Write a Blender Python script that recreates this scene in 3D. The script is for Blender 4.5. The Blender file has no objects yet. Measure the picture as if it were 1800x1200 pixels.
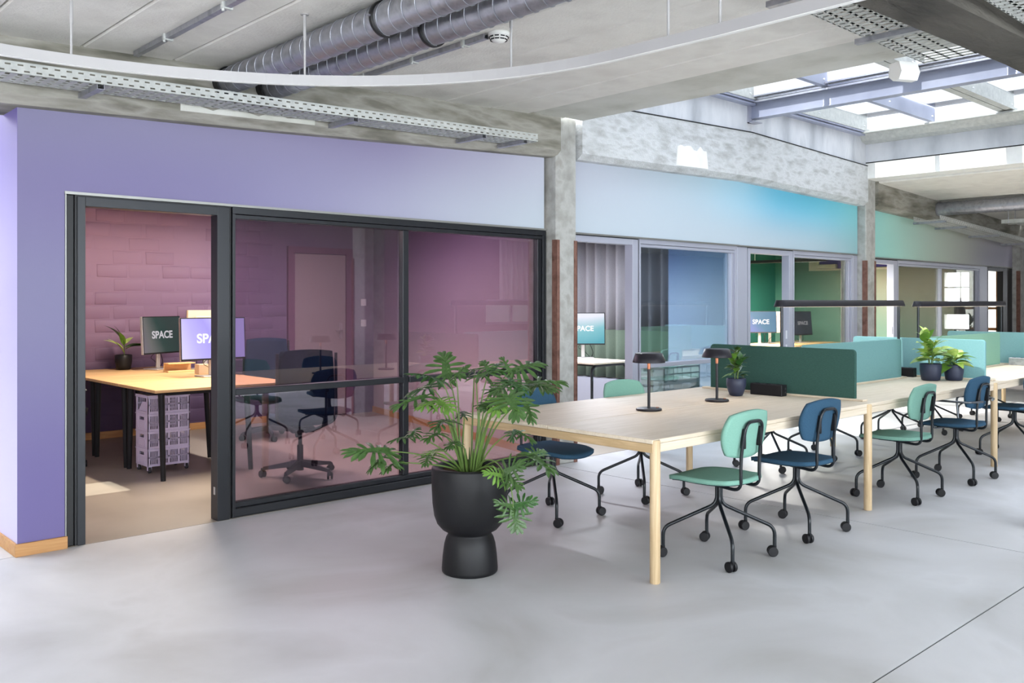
import bpy, bmesh, math, random
from mathutils import Vector, Matrix
PI = math.pi
R = math.radians
rnd = random.Random(7)

# ------------------------------------------------------------------ camera
scn = bpy.context.scene
cam_d = bpy.data.cameras.new('camera')
cam = bpy.data.objects.new('camera', cam_d)
scn.collection.objects.link(cam)
cam.location = (0, 0, 1.45)
cam.rotation_euler = (R(90), 0, R(-43))
cam_d.sensor_width = 36.0
cam_d.lens = 1576.0 / 1800 * 36
cam_d.shift_y = -70.0 / 1800
cam_d.clip_start = 0.05
cam_d.clip_end = 300
scn.camera = cam

# ------------------------------------------------------------------ sky, sun, exposure
world = bpy.data.worlds.new('sky')
scn.world = world
world.use_nodes = True
wbg = world.node_tree.nodes['Background']
wbg.inputs[0].default_value = (0.90, 0.94, 1.0, 1)
wbg.inputs[1].default_value = 11.5
sun_d = bpy.data.lights.new('sun', 'SUN')
sun_d.energy = 15.0
sun_d.angle = R(0.6)
sun_d.color = (1.0, 0.95, 0.86)
sun = bpy.data.objects.new('sun', sun_d)
scn.collection.objects.link(sun)
sun.rotation_euler = Vector((-math.cos(R(50)), 0.02, math.sin(R(50)))).to_track_quat('Z', 'Y').to_euler()
def portal(x, y, z, sx, sy, rot):
    d = bpy.data.lights.new('sky_portal', 'AREA')
    d.shape = 'RECTANGLE'; d.size = sx; d.size_y = sy
    d.cycles.is_portal = True
    o = bpy.data.objects.new('sky_portal', d)
    o.location = (x, y, z); o.rotation_euler = rot
    scn.collection.objects.link(o)
portal(8.8, 3.8, 4.1, 5.2, 3.7, (0, 0, 0))
portal(2.7, -2.95, 3.2, 5.2, 3.3, (0, 0, 0))
portal(8.8, -1.4, 4.1, 5.2, 5.8, (0, 0, 0))
for wx, wl in ((-3.55, 4.1), (0.85, 4.1), (5.25, 4.1)):
    portal(wx, -4.75, 1.55, wl, 2.6, (R(90), 0, 0))
portal(-6.15, -1.1, 1.75, 1.7, 7.2, (0, R(-90), 0))
portal(1.38, 7.31, 1.0, 0.8, 0.5, (0, R(-90), 0))
portal(21.3, 7.1, 1.35, 1.8, 1.9, (0, R(90), 0))
scn.view_settings.view_transform = 'Standard'
scn.view_settings.look = 'None'
scn.view_settings.exposure = 0.44
scn.view_settings.gamma = 1.0
scn.view_settings.use_curve_mapping = False
cy = scn.cycles
cy.use_denoising = True
cy.max_bounces = 8
cy.diffuse_bounces = 5
cy.glossy_bounces = 4
cy.transmission_bounces = 6
cy.transparent_max_bounces = 16
cy.sample_clamp_indirect = 6.0
cy.caustics_reflective = False
cy.caustics_refractive = False

# ------------------------------------------------------------------ materials
def lin(c):
    f = lambda v: v / 12.92 if v <= 0.04045 else ((v + 0.055) / 1.055) ** 2.4
    return (f(c[0] / 255), f(c[1] / 255), f(c[2] / 255), 1)
def newmat(name):
    m = bpy.data.materials.new(name); m.use_nodes = True
    return m, m.node_tree, m.node_tree.nodes['Principled BSDF']
def plain(name, c, rough=0.5, metal=0.0, spec=0.5):
    m, nt, b = newmat(name)
    b.inputs['Base Color'].default_value = lin(c)
    b.inputs['Roughness'].default_value = rough
    b.inputs['Metallic'].default_value = metal
    b.inputs['Specular IOR Level'].default_value = spec
    return m
def noisy(name, cols, scale=3.0, rough=(0.5, 0.7), bump=0.0, detail=6.0, stretch=(1, 1, 1), bscale=None, metal=0.0, stops=None, dist=0.0, spec=0.5):
    m, nt, b = newmat(name)
    N, L = nt.nodes, nt.links
    tc = N.new('ShaderNodeTexCoord'); mp = N.new('ShaderNodeMapping')
    mp.inputs['Scale'].default_value = stretch
    L.new(tc.outputs['Object'], mp.inputs[0])
    n = N.new('ShaderNodeTexNoise'); n.inputs['Scale'].default_value = scale; n.inputs['Detail'].default_value = detail
    n.inputs['Distortion'].default_value = dist
    L.new(mp.outputs[0], n.inputs['Vector'])
    r = N.new('ShaderNodeValToRGB')
    stops = stops or [0.3 + 0.4 * i / (len(cols) - 1) for i in range(len(cols))]
    while len(r.color_ramp.elements) < len(cols): r.color_ramp.elements.new(0.5)
    for e, s_, c in zip(r.color_ramp.elements, stops, cols):
        e.position = s_; e.color = lin(c)
    L.new(n.outputs[0], r.inputs[0]); L.new(r.outputs[0], b.inputs['Base Color'])
    mr = N.new('ShaderNodeMapRange'); mr.inputs[3].default_value = rough[0]; mr.inputs[4].default_value = rough[1]
    L.new(n.outputs[0], mr.inputs[0]); L.new(mr.outputs[0], b.inputs['Roughness'])
    b.inputs['Metallic'].default_value = metal
    b.inputs['Specular IOR Level'].default_value = spec
    if bump:
        n2 = N.new('ShaderNodeTexNoise'); n2.inputs['Scale'].default_value = bscale or scale * 6; n2.inputs['Detail'].default_value = 5
        L.new(mp.outputs[0], n2.inputs['Vector'])
        bp = N.new('ShaderNodeBump'); bp.inputs['Strength'].default_value = bump; bp.inputs['Distance'].default_value = 0.02
        L.new(n2.outputs[0], bp.inputs['Height']); L.new(bp.outputs[0], b.inputs['Normal'])
    return m
def emit(name, c, s):
    m, nt, b = newmat(name)
    b.inputs['Base Color'].default_value = (0, 0, 0, 1)
    b.inputs['Emission Color'].default_value = lin(c); b.inputs['Emission Strength'].default_value = s
    return m
def gradient_paint(name, axis, lo, hi, rows, third=None):
    """painted colour-gradient wall: rows = [(z, [(pos, colour), ...]), ...] blended in height, ramps run along the axis"""
    m, nt, b = newmat(name); N, L = nt.nodes, nt.links
    g = N.new('ShaderNodeNewGeometry'); sp = N.new('ShaderNodeSeparateXYZ'); L.new(g.outputs['Position'], sp.inputs[0])
    nz = N.new('ShaderNodeTexNoise'); nz.inputs['Scale'].default_value = 0.7; nz.inputs['Detail'].default_value = 1
    L.new(g.outputs['Position'], nz.inputs['Vector'])
    ma = N.new('ShaderNodeMath'); ma.operation = 'MULTIPLY_ADD'; ma.inputs[1].default_value = 0.5
    L.new(nz.outputs[0], ma.inputs[0]); L.new(sp.outputs[axis], ma.inputs[2])
    mr = N.new('ShaderNodeMapRange'); mr.inputs[1].default_value = lo + 0.25; mr.inputs[2].default_value = hi + 0.25
    L.new(ma.outputs[0], mr.inputs[0])
    prev = None; pz = None
    for z, st in rows:
        r = N.new('ShaderNodeValToRGB'); r.color_ramp.interpolation = 'EASE' if len(st) < 3 else 'B_SPLINE'
        while len(r.color_ramp.elements) < len(st): r.color_ramp.elements.new(0.5)
        for e, (p_, c) in zip(r.color_ramp.elements, st):
            e.position = (p_ - lo) / (hi - lo); e.color = lin(c)
        L.new(mr.outputs[0], r.inputs[0])
        if prev is None: prev = r.outputs[0]
        else:
            mz = N.new('ShaderNodeMapRange'); mz.interpolation_type = 'SMOOTHSTEP'
            mz.inputs[1].default_value = pz; mz.inputs[2].default_value = z
            L.new(sp.outputs[2], mz.inputs[0])
            mx = N.new('ShaderNodeMixRGB'); L.new(mz.outputs[0], mx.inputs[0]); L.new(prev, mx.inputs[1]); L.new(r.outputs[0], mx.inputs[2])
            prev = mx.outputs[0]
        pz = z
    L.new(prev, b.inputs['Base Color'])
    b.inputs['Roughness'].default_value = 0.55
    b.inputs['Specular IOR Level'].default_value = 0.3
    n2 = N.new('ShaderNodeTexNoise'); n2.inputs['Scale'].default_value = 160
    L.new(g.outputs['Position'], n2.inputs['Vector'])
    bp = N.new('ShaderNodeBump'); bp.inputs['Strength'].default_value = 0.05; bp.inputs['Distance'].default_value = 0.004
    L.new(n2.outputs[0], bp.inputs['Height']); L.new(bp.outputs[0], b.inputs['Normal'])
    return m
def glass(name, tint, refl=0.12, rough=0.0, fr=0.6):
    """thin pane: tinted see-through plus a mirror share that grows at grazing angles"""
    m, nt, b = newmat(name); N, L = nt.nodes, nt.links
    N.remove(b); out = N['Material Output']
    t = N.new('ShaderNodeBsdfTransparent'); t.inputs[0].default_value = lin(tint)
    g = N.new('ShaderNodeBsdfGlossy'); g.inputs['Roughness'].default_value = rough
    lw = N.new('ShaderNodeLayerWeight'); lw.inputs[0].default_value = 0.25
    ma = N.new('ShaderNodeMath'); ma.operation = 'MULTIPLY_ADD'; ma.inputs[1].default_value = fr; ma.inputs[2].default_value = refl
    ma.use_clamp = True
    L.new(lw.outputs['Fresnel'], ma.inputs[0])
    mx = N.new('ShaderNodeMixShader'); L.new(ma.outputs[0], mx.inputs[0]); L.new(t.outputs[0], mx.inputs[1]); L.new(g.outputs[0], mx.inputs[2])
    L.new(mx.outputs[0], out.inputs['Surface'])
    return m
def wood(name, c1, c2, axis=0, rough=0.45, scale=1.0):
    st = [14 * scale] * 3; st[axis] = 0.9 * scale
    return noisy(name, [c1, c2, c1, c2], 2.2, (rough, rough + 0.12), 0.04, 8, tuple(st), 9, dist=0.6)
M = {}
M['floor'] = noisy('polished_concrete', [(172, 171, 170), (188, 188, 190), (198, 198, 201), (182, 181, 182)], 0.9, (0.36, 0.58), 0.02, 9, bscale=14, dist=0.5, spec=0.28)
M['floor_in'] = noisy('warm_concrete', [(138, 128, 116), (160, 150, 137), (172, 162, 149)], 0.9, (0.3, 0.5), 0.02, 8, bscale=14)
M['gap'] = plain('dark_joint', (34, 34, 36), 0.9)
M['concrete'] = noisy('raw_concrete', [(150, 149, 143), (164, 163, 158), (178, 178, 174), (158, 156, 150)], 8, (0.75, 0.95), 0.35, 14, bscale=26, dist=0.15)
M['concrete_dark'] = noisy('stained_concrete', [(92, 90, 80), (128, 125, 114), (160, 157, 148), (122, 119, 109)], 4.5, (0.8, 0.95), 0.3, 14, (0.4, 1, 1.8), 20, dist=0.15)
M['concrete_pale'] = noisy('pale_concrete', [(176, 180, 186), (205, 208, 213), (222, 224, 228), (190, 193, 198)], 1.8, (0.75, 0.95), 0.3, 14, (1.6, 1, 0.5), 20, dist=0.1)
M['plank'] = noisy('whitewashed_concrete', [(216, 213, 206), (230, 228, 221), (222, 219, 212)], 3.0, (0.8, 0.95), 0.25, 8, bscale=60)
M['white_paint'] = plain('white_paint', (236, 236, 232), 0.6)
M['concrete_shaded'] = noisy('shaded_concrete', [(50, 47, 42), (80, 76, 69), (94, 90, 82)], 2.5, (0.8, 0.95), 0.5, 14, (0.4, 1, 1.8), 24, dist=0.15)  # darker base colour stands in for shade on the inner beam
M['concrete_weathered'] = noisy('weathered_concrete', [(176, 177, 176), (196, 198, 198), (212, 214, 215), (190, 191, 191)], 5, (0.75, 0.95), 0.6, 15, (1, 1, 3), 40, dist=0.1)
M['concrete_light'] = noisy('light_concrete', [(186, 186, 176), (204, 204, 196), (212, 212, 206)], 2.5, (0.75, 0.95), 0.25, 14, bscale=26)
M['patch'] = noisy('white_filler', [(232, 232, 228), (244, 244, 240)], 6, (0.8, 0.9), 0.1)
M['rust'] = noisy('rusty_iron', [(92, 60, 48), (128, 92, 80), (108, 74, 62)], 9, (0.7, 0.9), 0.3)
M['frame_dark'] = plain('anthracite_aluminium', (38, 40, 44), 0.38, 0.3)
M['frame_black'] = plain('black_rubber_gasket', (18, 18, 20), 0.5)
M['frame_grey'] = plain('grey_aluminium', (176, 178, 192), 0.38, 0.1)
M['frame_grey_dark'] = plain('grey_mortar', (120, 118, 112), 0.9)  # grey backing for the joints between ceiling planks
M['frame_lip'] = plain('raw_aluminium_lip', (150, 150, 146), 0.4, 0.6)
M['glass_1'] = glass('tinted_glass', (216, 204, 218), 0.12)
M['glass_2'] = glass('clear_glass', (222, 232, 236), 0.12, 0.0, 0.45)
M['glass_3'] = glass('neutral_glass', (226, 228, 226), 0.03, 0.0, 0.22)
M['glass_4'] = glass('far_glass', (216, 218, 216), 0.10, 0.0, 0.35)
M['sky_glass'] = glass('roof_glass', (186, 188, 190), 0.03)
M['dimmed_glass'] = glass('dimmed_window_glass', (112, 118, 114), 0.04)  # tint darkened to dim daylight in the mirrored window
M['win_glass'] = glass('window_glass', (246, 248, 248), 0.04)
M['ply'] = wood('birch_baseboard', (176, 128, 78), (190, 145, 92), 0, 0.5)
M['oak'] = wood('pale_oak', (210, 195, 172), (222, 208, 188), 0, 0.42)
M['oak_y'] = wood('pale_oak_cross', (186, 158, 118), (204, 176, 136), 1, 0.42)
M['oak_z'] = wood('pale_oak_leg', (190, 164, 126), (206, 182, 146), 2, 0.42)
M['desk_oak'] = wood('warm_oak', (205, 165, 112), (220, 182, 130), 0, 0.45)
M['galv'] = noisy('galvanised_steel', [(150, 151, 158), (178, 179, 186), (162, 163, 170)], 14, (0.28, 0.45), 0.05, 4, metal=0.85)
M['galv_dull'] = noisy('dull_zinc', [(184, 187, 184), (206, 208, 204)], 20, (0.45, 0.6), 0.05, 4, metal=0.35)
M['steel_blue'] = noisy('painted_steel', [(150, 156, 178), (178, 184, 204)], 1.6, (0.4, 0.55), 0.0, 4, metal=0.1)
M['alu_white'] = plain('white_aluminium', (224, 226, 232), 0.4, 0.1)
M['alu_bright'] = plain('bright_aluminium', (205, 206, 216), 0.25, 0.8)
M['lamp_white'] = plain('white_lacquer_profile', (172, 170, 170), 0.5)
M['black'] = plain('matt_black', (22, 22, 25), 0.55, 0, 0.3)
M['black_steel'] = plain('black_lacquered_tube', (22, 27, 32), 0.3, 0.2)
M['alu_dark'] = plain('dark_chrome_tube', (96, 100, 104), 0.25, 0.7)
M['caster'] = plain('black_plastic_tyre', (22, 22, 25), 0.45, 0, 0.35)
M['caster_rim'] = plain('grey_plastic_disc', (74, 74, 82), 0.4)
M['lamp_black'] = plain('black_lamp_lacquer', (30, 28, 35), 0.42, 0.1, 0.4)
M['copper'] = plain('copper_tube', (150, 96, 72), 0.35, 0.5)
M['mint'] = noisy('mint_fabric', [(118, 164, 148), (130, 174, 158)], 240, (0.85, 0.95), 0.15, 2, spec=0.2)
M['blue'] = noisy('blue_fabric', [(44, 74, 96), (54, 86, 110)], 240, (0.85, 0.95), 0.15, 2, spec=0.2)
M['shell_shade'] = plain('shaded_seat_shell', (22, 38, 46), 0.6)  # shade under the seat put into this dark colour
M['div_green'] = noisy('deep_green_felt', [(54, 84, 77), (64, 96, 88)], 60, (0.9, 1), 0.3, 3, (1, 1, 6), spec=0.1)
M['div_teal'] = noisy('teal_felt', [(112, 156, 157), (124, 168, 168)], 60, (0.9, 1), 0.3, 3, (1, 1, 6), spec=0.1)
M['div_aqua'] = noisy('aqua_felt', [(118, 164, 168), (130, 174, 178)], 60, (0.9, 1), 0.3, 3, (1, 1, 6), spec=0.1)
M['div_sage'] = noisy('sage_felt', [(128, 172, 154), (142, 186, 166)], 60, (0.9, 1), 0.3, 3, (1, 1, 6), spec=0.1)
M['pot_black'] = noisy('black_ceramic', [(16, 16, 18), (21, 21, 24)], 8, (0.42, 0.52), 0.02, 3, spec=0.32)
M['pot_navy'] = plain('navy_ceramic', (38, 45, 68), 0.5)
M['soil'] = noisy('potting_soil', [(38, 26, 20), (96, 68, 50), (58, 42, 32)], 60, (0.9, 1), 0.8)
def leafmat(name, c1, c2):
    m = noisy(name, [c1, c2], 5, (0.24, 0.36), 0.15, 4, bscale=30)
    m.node_tree.nodes['Principled BSDF'].inputs['Transmission Weight'].default_value = 0.0
    m.node_tree.nodes['Principled BSDF'].inputs['Subsurface Weight'].default_value = 0.0
    return m
M['leaf'] = leafmat('green_leaf', (50, 78, 38), (72, 102, 50))
M['leaf_bright'] = leafmat('fresh_green_leaf', (84, 122, 46), (108, 146, 60))
M['leaf_dark'] = leafmat('dark_green_leaf', (36, 72, 34), (60, 100, 44))
M['stem'] = plain('green_stem', (92, 118, 54), 0.45)
M['leaf_lime'] = leafmat('lime_leaf', (150, 190, 78), (205, 220, 130))
M['mesh_blue'] = noisy('blue_grey_mesh', [(34, 50, 68), (42, 60, 80)], 60, (0.8, 0.9), 0.0, 2, spec=0.1)
M['plastic_grey'] = plain('dark_grey_plastic', (52, 52, 56), 0.45)
M['lilac'] = plain('lilac_plastic', (216, 206, 230), 0.5)
M['lilac_dark'] = plain('lilac_plastic_inside', (120, 108, 140), 0.6)
M['mint_plastic'] = plain('pale_mint_plastic', (224, 238, 228), 0.5)
M['mint_dark'] = plain('mint_plastic_inside', (140, 165, 150), 0.6)
M['silver'] = plain('silver_plastic', (188, 184, 182), 0.35, 0.5)
M['gold_back'] = plain('champagne_monitor_back', (224, 204, 176), 0.4, 0.2)
M['door_white'] = plain('door_white', (166, 158, 154), 0.45)
M['door_casing'] = plain('mauve_door_casing', (128, 96, 116), 0.5)
M['curtain_white'] = noisy('white_linen', [(226, 222, 222), (240, 236, 236)], 120, (0.9, 1), 0.1, 2)
M['curtain_grey'] = noisy('grey_felt_curtain', [(150, 148, 154), (162, 160, 166)], 120, (0.9, 1), 0.1, 2)
M['curtain_green'] = noisy('moss_felt_curtain', [(98, 112, 98), (110, 124, 108)], 120, (0.9, 1), 0.1, 2)
M['card'] = plain('beige_carton', (205, 178, 150), 0.8)
M['purple_deep'] = plain('deep_purple_paint', (74, 60, 146), 0.6)
M['taupe'] = plain('taupe_paint', (132, 120, 124), 0.7)
M['cream'] = plain('cream_paint', (206, 196, 178), 0.6)
M['green_deep'] = None

# ------------------------------------------------------------------ mesh builder
class MB:
    def __init__(s): s.v = []; s.f = []; s.sm = []
    def add(s, vs, fs, smooth=False):
        o = len(s.v); s.v += [tuple(v) for v in vs]
        s.f += [tuple(i + o for i in f) for f in fs]; s.sm += [smooth] * len(fs)
        return s
    def box(s, x0, y0, z0, x1, y1, z1):
        vs = [(x, y, z) for z in (z0, z1) for y in (y0, y1) for x in (x0, x1)]
        return s.add(vs, [(0, 2, 3, 1), (4, 5, 7, 6), (0, 1, 5, 4), (2, 6, 7, 3), (0, 4, 6, 2), (1, 3, 7, 5)])
    def bbox(s, x0, y0, z0, x1, y1, z1, b=0.003, seg=1):
        bm = bmesh.new(); bmesh.ops.create_cube(bm, size=1)
        for v in bm.verts:
            v.co = Vector((x0 + (v.co.x + .5) * (x1 - x0), y0 + (v.co.y + .5) * (y1 - y0), z0 + (v.co.z + .5) * (z1 - z0)))
        bmesh.ops.bevel(bm, geom=list(bm.edges), offset=b, segments=seg, profile=0.5, affect='EDGES')
        s.add([v.co[:] for v in bm.verts], [[v.index for v in f.verts] for f in bm.faces], seg > 1)
        bm.free(); return s
    def prism(s, poly, a, b, axis=2, smooth=False):
        """poly in the two axes left over (in order), swept from a to b along axis"""
        n = len(poly)
        def pt(p, t):
            q = list(p); q.insert(axis, t); return q
        vs = [pt(p, a) for p in poly] + [pt(p, b) for p in poly]
        s.add(vs, [tuple(range(n - 1, -1, -1)), tuple(range(n, 2 * n))])
        return s.add(vs, [(i, (i + 1) % n, n + (i + 1) % n, n + i) for i in range(n)], smooth)
    def tube(s, path, r, n=10, closed=False, caps=True):
        P = [Vector(p) for p in path]; m = len(P); rings = []
        rr = r if isinstance(r, (list, tuple)) else [r] * m
        up = None; vs = []
        for i, p in enumerate(P):
            if closed: d = (P[(i + 1) % m] - P[i - 1]).normalized()
            else: d = (P[min(i + 1, m - 1)] - P[max(i - 1, 0)]).normalized()
            if up is None:
                up = Vector((0, 0, 1)) if abs(d.z) < 0.9 else Vector((1, 0, 0))
            up = (up - d * up.dot(d)).normalized(); sd = d.cross(up)
            for k in range(n):
                a = 2 * PI * k / n
                vs.append(p + (up * math.cos(a) + sd * math.sin(a)) * rr[i])
        fs = []
        for i in range(m if closed else m - 1):
            j = (i + 1) % m
            for k in range(n):
                fs.append((i * n + k, i * n + (k + 1) % n, j * n + (k + 1) % n, j * n + k))
        s.add(vs, fs, True)
        if caps and not closed:
            s.add([vs[k] for k in range(n)], [tuple(range(n - 1, -1, -1))])
            s.add([vs[(m - 1) * n + k] for k in range(n)], [tuple(range(n))])
        return s
    def lathe(s, prof, n=32, c=(0, 0, 0), caps=True):
        vs = [(c[0] + r * math.cos(2 * PI * k / n), c[1] + r * math.sin(2 * PI * k / n), c[2] + z) for r, z in prof for k in range(n)]
        fs = [(i * n + k, i * n + (k + 1) % n, (i + 1) * n + (k + 1) % n, (i + 1) * n + k) for i in range(len(prof) - 1) for k in range(n)]
        s.add(vs, fs, True)
        if caps:
            s.add(vs[:n], [tuple(range(n - 1, -1, -1))]); s.add(vs[-n:], [tuple(range(n))])
        return s
    def cyl(s, p0, p1, r, n=14): return s.tube([p0, p1], r, n)
    def sheet(s, rows, th=0.0, smooth=True):
        """grid of points rows[i][j]; th>0 makes a closed slab along the vertex normals"""
        a, b = len(rows), len(rows[0])
        P = [Vector(p) for r_ in rows for p in r_]
        fs = [(i * b + j, i * b + j + 1, (i + 1) * b + j + 1, (i + 1) * b + j) for i in range(a - 1) for j in range(b - 1)]
        if th <= 0: return s.add(P, fs, smooth)
        nr = [Vector((0, 0, 0)) for _ in P]
        for f in fs:
            nn = (P[f[1]] - P[f[0]]).cross(P[f[3]] - P[f[0]])
            if nn.length < 1e-12: nn = (P[f[2]] - P[f[1]]).cross(P[f[3]] - P[f[1]])
            for i in f: nr[i] += nn
        Q = [p - n_.normalized() * th if n_.length > 0 else p.copy() for p, n_ in zip(P, nr)]
        k = len(P)
        bd = [j for j in range(b)] + [i * b + b - 1 for i in range(1, a)] + [(a - 1) * b + j for j in range(b - 2, -1, -1)] + [i * b for i in range(a - 2, 0, -1)]
        fs2 = fs + [tuple(i + k for i in reversed(f)) for f in fs]
        for q in range(len(bd)):
            i, j = bd[q], bd[(q + 1) % len(bd)]
            fs2.append((j, i, i + k, j + k))
        return s.add(P + Q, fs2, smooth)
    def mesh(s, name, off=(0, 0, 0)):
        me = bpy.data.meshes.new(name)
        me.from_pydata([(x - off[0], y - off[1], z - off[2]) for x, y, z in s.v], [], s.f)
        me.polygons.foreach_set('use_smooth', s.sm)
        me.validate(); me.update()
        return me
def link(o, parent=None):
    scn.collection.objects.link(o)
    if parent is not None: o.parent = parent
    return o
def worldpos(o):
    p = Vector(o.location)
    while o.parent is not None:
        o = o.parent; p += Vector(o.location)
    return p
def part(name, mb, mat, parent=None, world=False, label=None):
    off = worldpos(parent) if (world and parent is not None) else (0, 0, 0)
    me = mb.mesh(name, off); me.materials.append(mat)
    o = bpy.data.objects.new(name, me)
    if label: o['label'] = label
    return link(o, parent)
def thing(name, label, cat, loc=(0, 0, 0), rz=0.0, group=None):
    o = bpy.data.objects.new(name, None); o.empty_display_size = 0.1
    o.location = loc; o.rotation_euler = (0, 0, rz)
    o['label'] = label; o['category'] = cat
    if group: o['group'] = group
    return link(o)
def tag(o, label, cat, group=None):
    o['label'] = label; o['category'] = cat
    if group: o['group'] = group
    return o
STRUCT = {}
def struct(name, mb, mat, parent=None, label=None, cat=None):
    o = part(name, mb, mat, parent, world=True)
    if parent is None:
        o['kind'] = 'structure'; o['label'] = label or name.replace('_', ' '); o['category'] = cat or name.split('_')[0]
    return o
def sempty(name, label, cat, loc=(0, 0, 0)):
    o = thing(name, label, cat, loc); o['kind'] = 'structure'; return o
def copy_tree(o, parent=None):
    c = o.copy(); link(c, parent)
    for ch in list(o.children): copy_tree(ch, c)
    return c
def setmat(o, frm, to):
    """give this copy its own mesh data with one material exchanged"""
    if o.type == 'MESH' and any(m is frm for m in o.data.materials):
        o.data = o.data.copy()
        for i, m in enumerate(o.data.materials):
            if m is frm: o.data.materials[i] = to
    for ch in o.children: setmat(ch, frm, to)

# ================================================================== SETTING
YW = 5.65                      # face of the room wall; the hall lies at smaller Y
# ---- floor: saw-cut concrete slabs over a dark bed
fl = sempty('floor', 'pale grey polished concrete floor with fine saw-cut joints', 'floor', (0, 0, 0))
part('floor_bed', MB().box(-7, -6, -0.2, 26, 11, -0.005), M['gap'], fl)
xs = [-7, -0.2, 5.70, 11.6, 17.5, 26]; ys = [-6, -2.5, 1.56, 5.655]
g = 0.0055
for i in range(5):
    for j in range(3):
        part('floor_slab', MB().box(xs[i] + g, ys[j] + (0.0045 if j == 2 else g), -0.06, xs[i + 1] - g, ys[j + 1] - (0.0045 if j == 1 else g), 0), M['floor'], fl)
part('floor_slab', MB().box(-7, 5.655 + g, -0.06, 1.42, 11, 0), M['floor'], fl)
part('room_floor', MB().box(1.42 + g, 5.655 + g, -0.06, 26, 11, 0), M['floor_in'], fl, label='warm brownish concrete floor inside the rooms')

# ---- painted walls
W1 = gradient_paint('gradient_paint_front', 0, 1, 20, [
    (0.3, [(1, (106, 99, 143)), (1.6, (101, 91, 140)), (3, (114, 107, 147)), (20, (140, 135, 167))]),
    (1.5, [(1, (117, 113, 143)), (1.6, (120, 117, 148)), (3, (122, 117, 150)), (20, (149, 143, 173))]),
    (2.1, [(1, (114, 108, 142)), (2.2, (116, 109, 147)), (3.2, (138, 134, 167)), (4.3, (164, 163, 185)), (5.6, (192, 202, 210)), (8.5, (192, 204, 214)), (10.6, (172, 193, 205)), (11.6, (145, 186, 192)), (12.3, (160, 224, 214)), (13.6, (186, 216, 202)), (15.0, (206, 208, 192)), (16.4, (163, 160, 177)), (20, (171, 167, 188))]),
    (2.72, [(1, (117, 114, 141)), (2.4, (133, 129, 155)), (3.6, (132, 125, 156)), (4.3, (139, 132, 163)), (5.7, (192, 193, 207)), (7.6, (193, 205, 214)), (8.9, (168, 214, 234)), (9.6, (98, 190, 222)), (11.0, (114, 202, 226)), (12.2, (156, 220, 210)), (13.6, (192, 216, 202)), (15.4, (206, 204, 188)), (17.0, (171, 168, 181)), (20, (182, 176, 190))]),
])
W0 = gradient_paint('gradient_paint_side', 1, 5, 10, [
    (0.2, [(5, (191, 186, 217)), (10, (205, 205, 223))]),
    (1.6, [(5, (162, 155, 199)), (10, (192, 189, 214))]),
    (2.6, [(5, (114, 103, 165)), (10, (125, 115, 172))]),
])
def zb(x):                     # underside of the edge beam: one shallow gable over the whole hall
    pts = [(-8, 2.15), (1.4, 2.555), (2.7, 2.60), (5.72, 2.735), (8.75, 2.80), (11.65, 2.73), (17.6, 2.50), (26, 2.15)]
    for (a, za), (b, zb_) in zip(pts, pts[1:]):
        if x <= b: return za + (zb_ - za) * (x - a) / (b - a)
    return pts[-1][1]
def zc(x):                     # hall ceiling, same gable
    if x < 6: return 2.90 + 0.036 * (x - 1)
    if x > 11.5: return 3.07 - 0.045 * (x - 11.6)
    return 3.08
FT = 2.09                      # top of the glazing
def wallpanel(mb, x0, x1, z0, y0=YW, y1=YW + 0.1, ext=0.12, cuts=()):
    X = [x0] + [c_ for c_ in cuts if x0 < c_ < x1] + [x1]
    poly = [(x0, z0), (x1, z0)] + [(x, zb(x) + ext) for x in reversed(X)]
    return mb.prism(poly, y0, y1, 1)
m = MB()
wallpanel(m, 1.42, 5.66, FT, cuts=(2.7,)); m.box(1.42, YW, 0, 1.672, YW + 0.1, FT)
struct('wall_front', m, W1, label='wall painted in a lavender to pale blue colour gradient above the dark glazing', cat='wall')
struct('wall_front_middle', wallpanel(MB(), 5.97, 11.62, FT - 0.012, cuts=(8.75,)), W1, label='wall strip above the middle glazing fading from pale to bright sky blue', cat='wall')
struct('wall_front_far', wallpanel(MB(), 11.93, 17.55, FT - 0.035), W1, label='wall strip above the far glazing fading from aqua through beige to lilac', cat='wall')
struct('wall_front_end', MB().box(17.85, YW, 0, 24, YW + 0.1, 2.7), W1, label='lavender wall beyond the last concrete column', cat='wall')
m = MB(); m.box(1.42, YW + 0.1, 0, 1.55, 7.08, 2.75); m.box(1.42, 7.55, 0, 1.55, 10, 2.75); m.box(1.42, 7.08, 1.36, 1.55, 7.55, 2.75); m.box(1.42, 7.08, 0, 1.55, 7.55, 0.6)
m.box(1.42 - 0.001, YW, 0, 1.42, YW + 0.1, 2.56)
struct('wall_left', m, W0, label='bright lavender side wall of the first room', cat='wall')
struct('baseboard_left', MB().bbox(1.404, 5.634, 0, 1.42, 10, 0.072, 0.002), M['ply'], label='birch plywood baseboard along the lavender side wall', cat='baseboard')
struct('baseboard_front', MB().bbox(1.405, 5.632, 0, 1.684, 5.6495, 0.072, 0.002), M['ply'], label='short birch plywood baseboard beside the first doorway', cat='baseboard')

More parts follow.
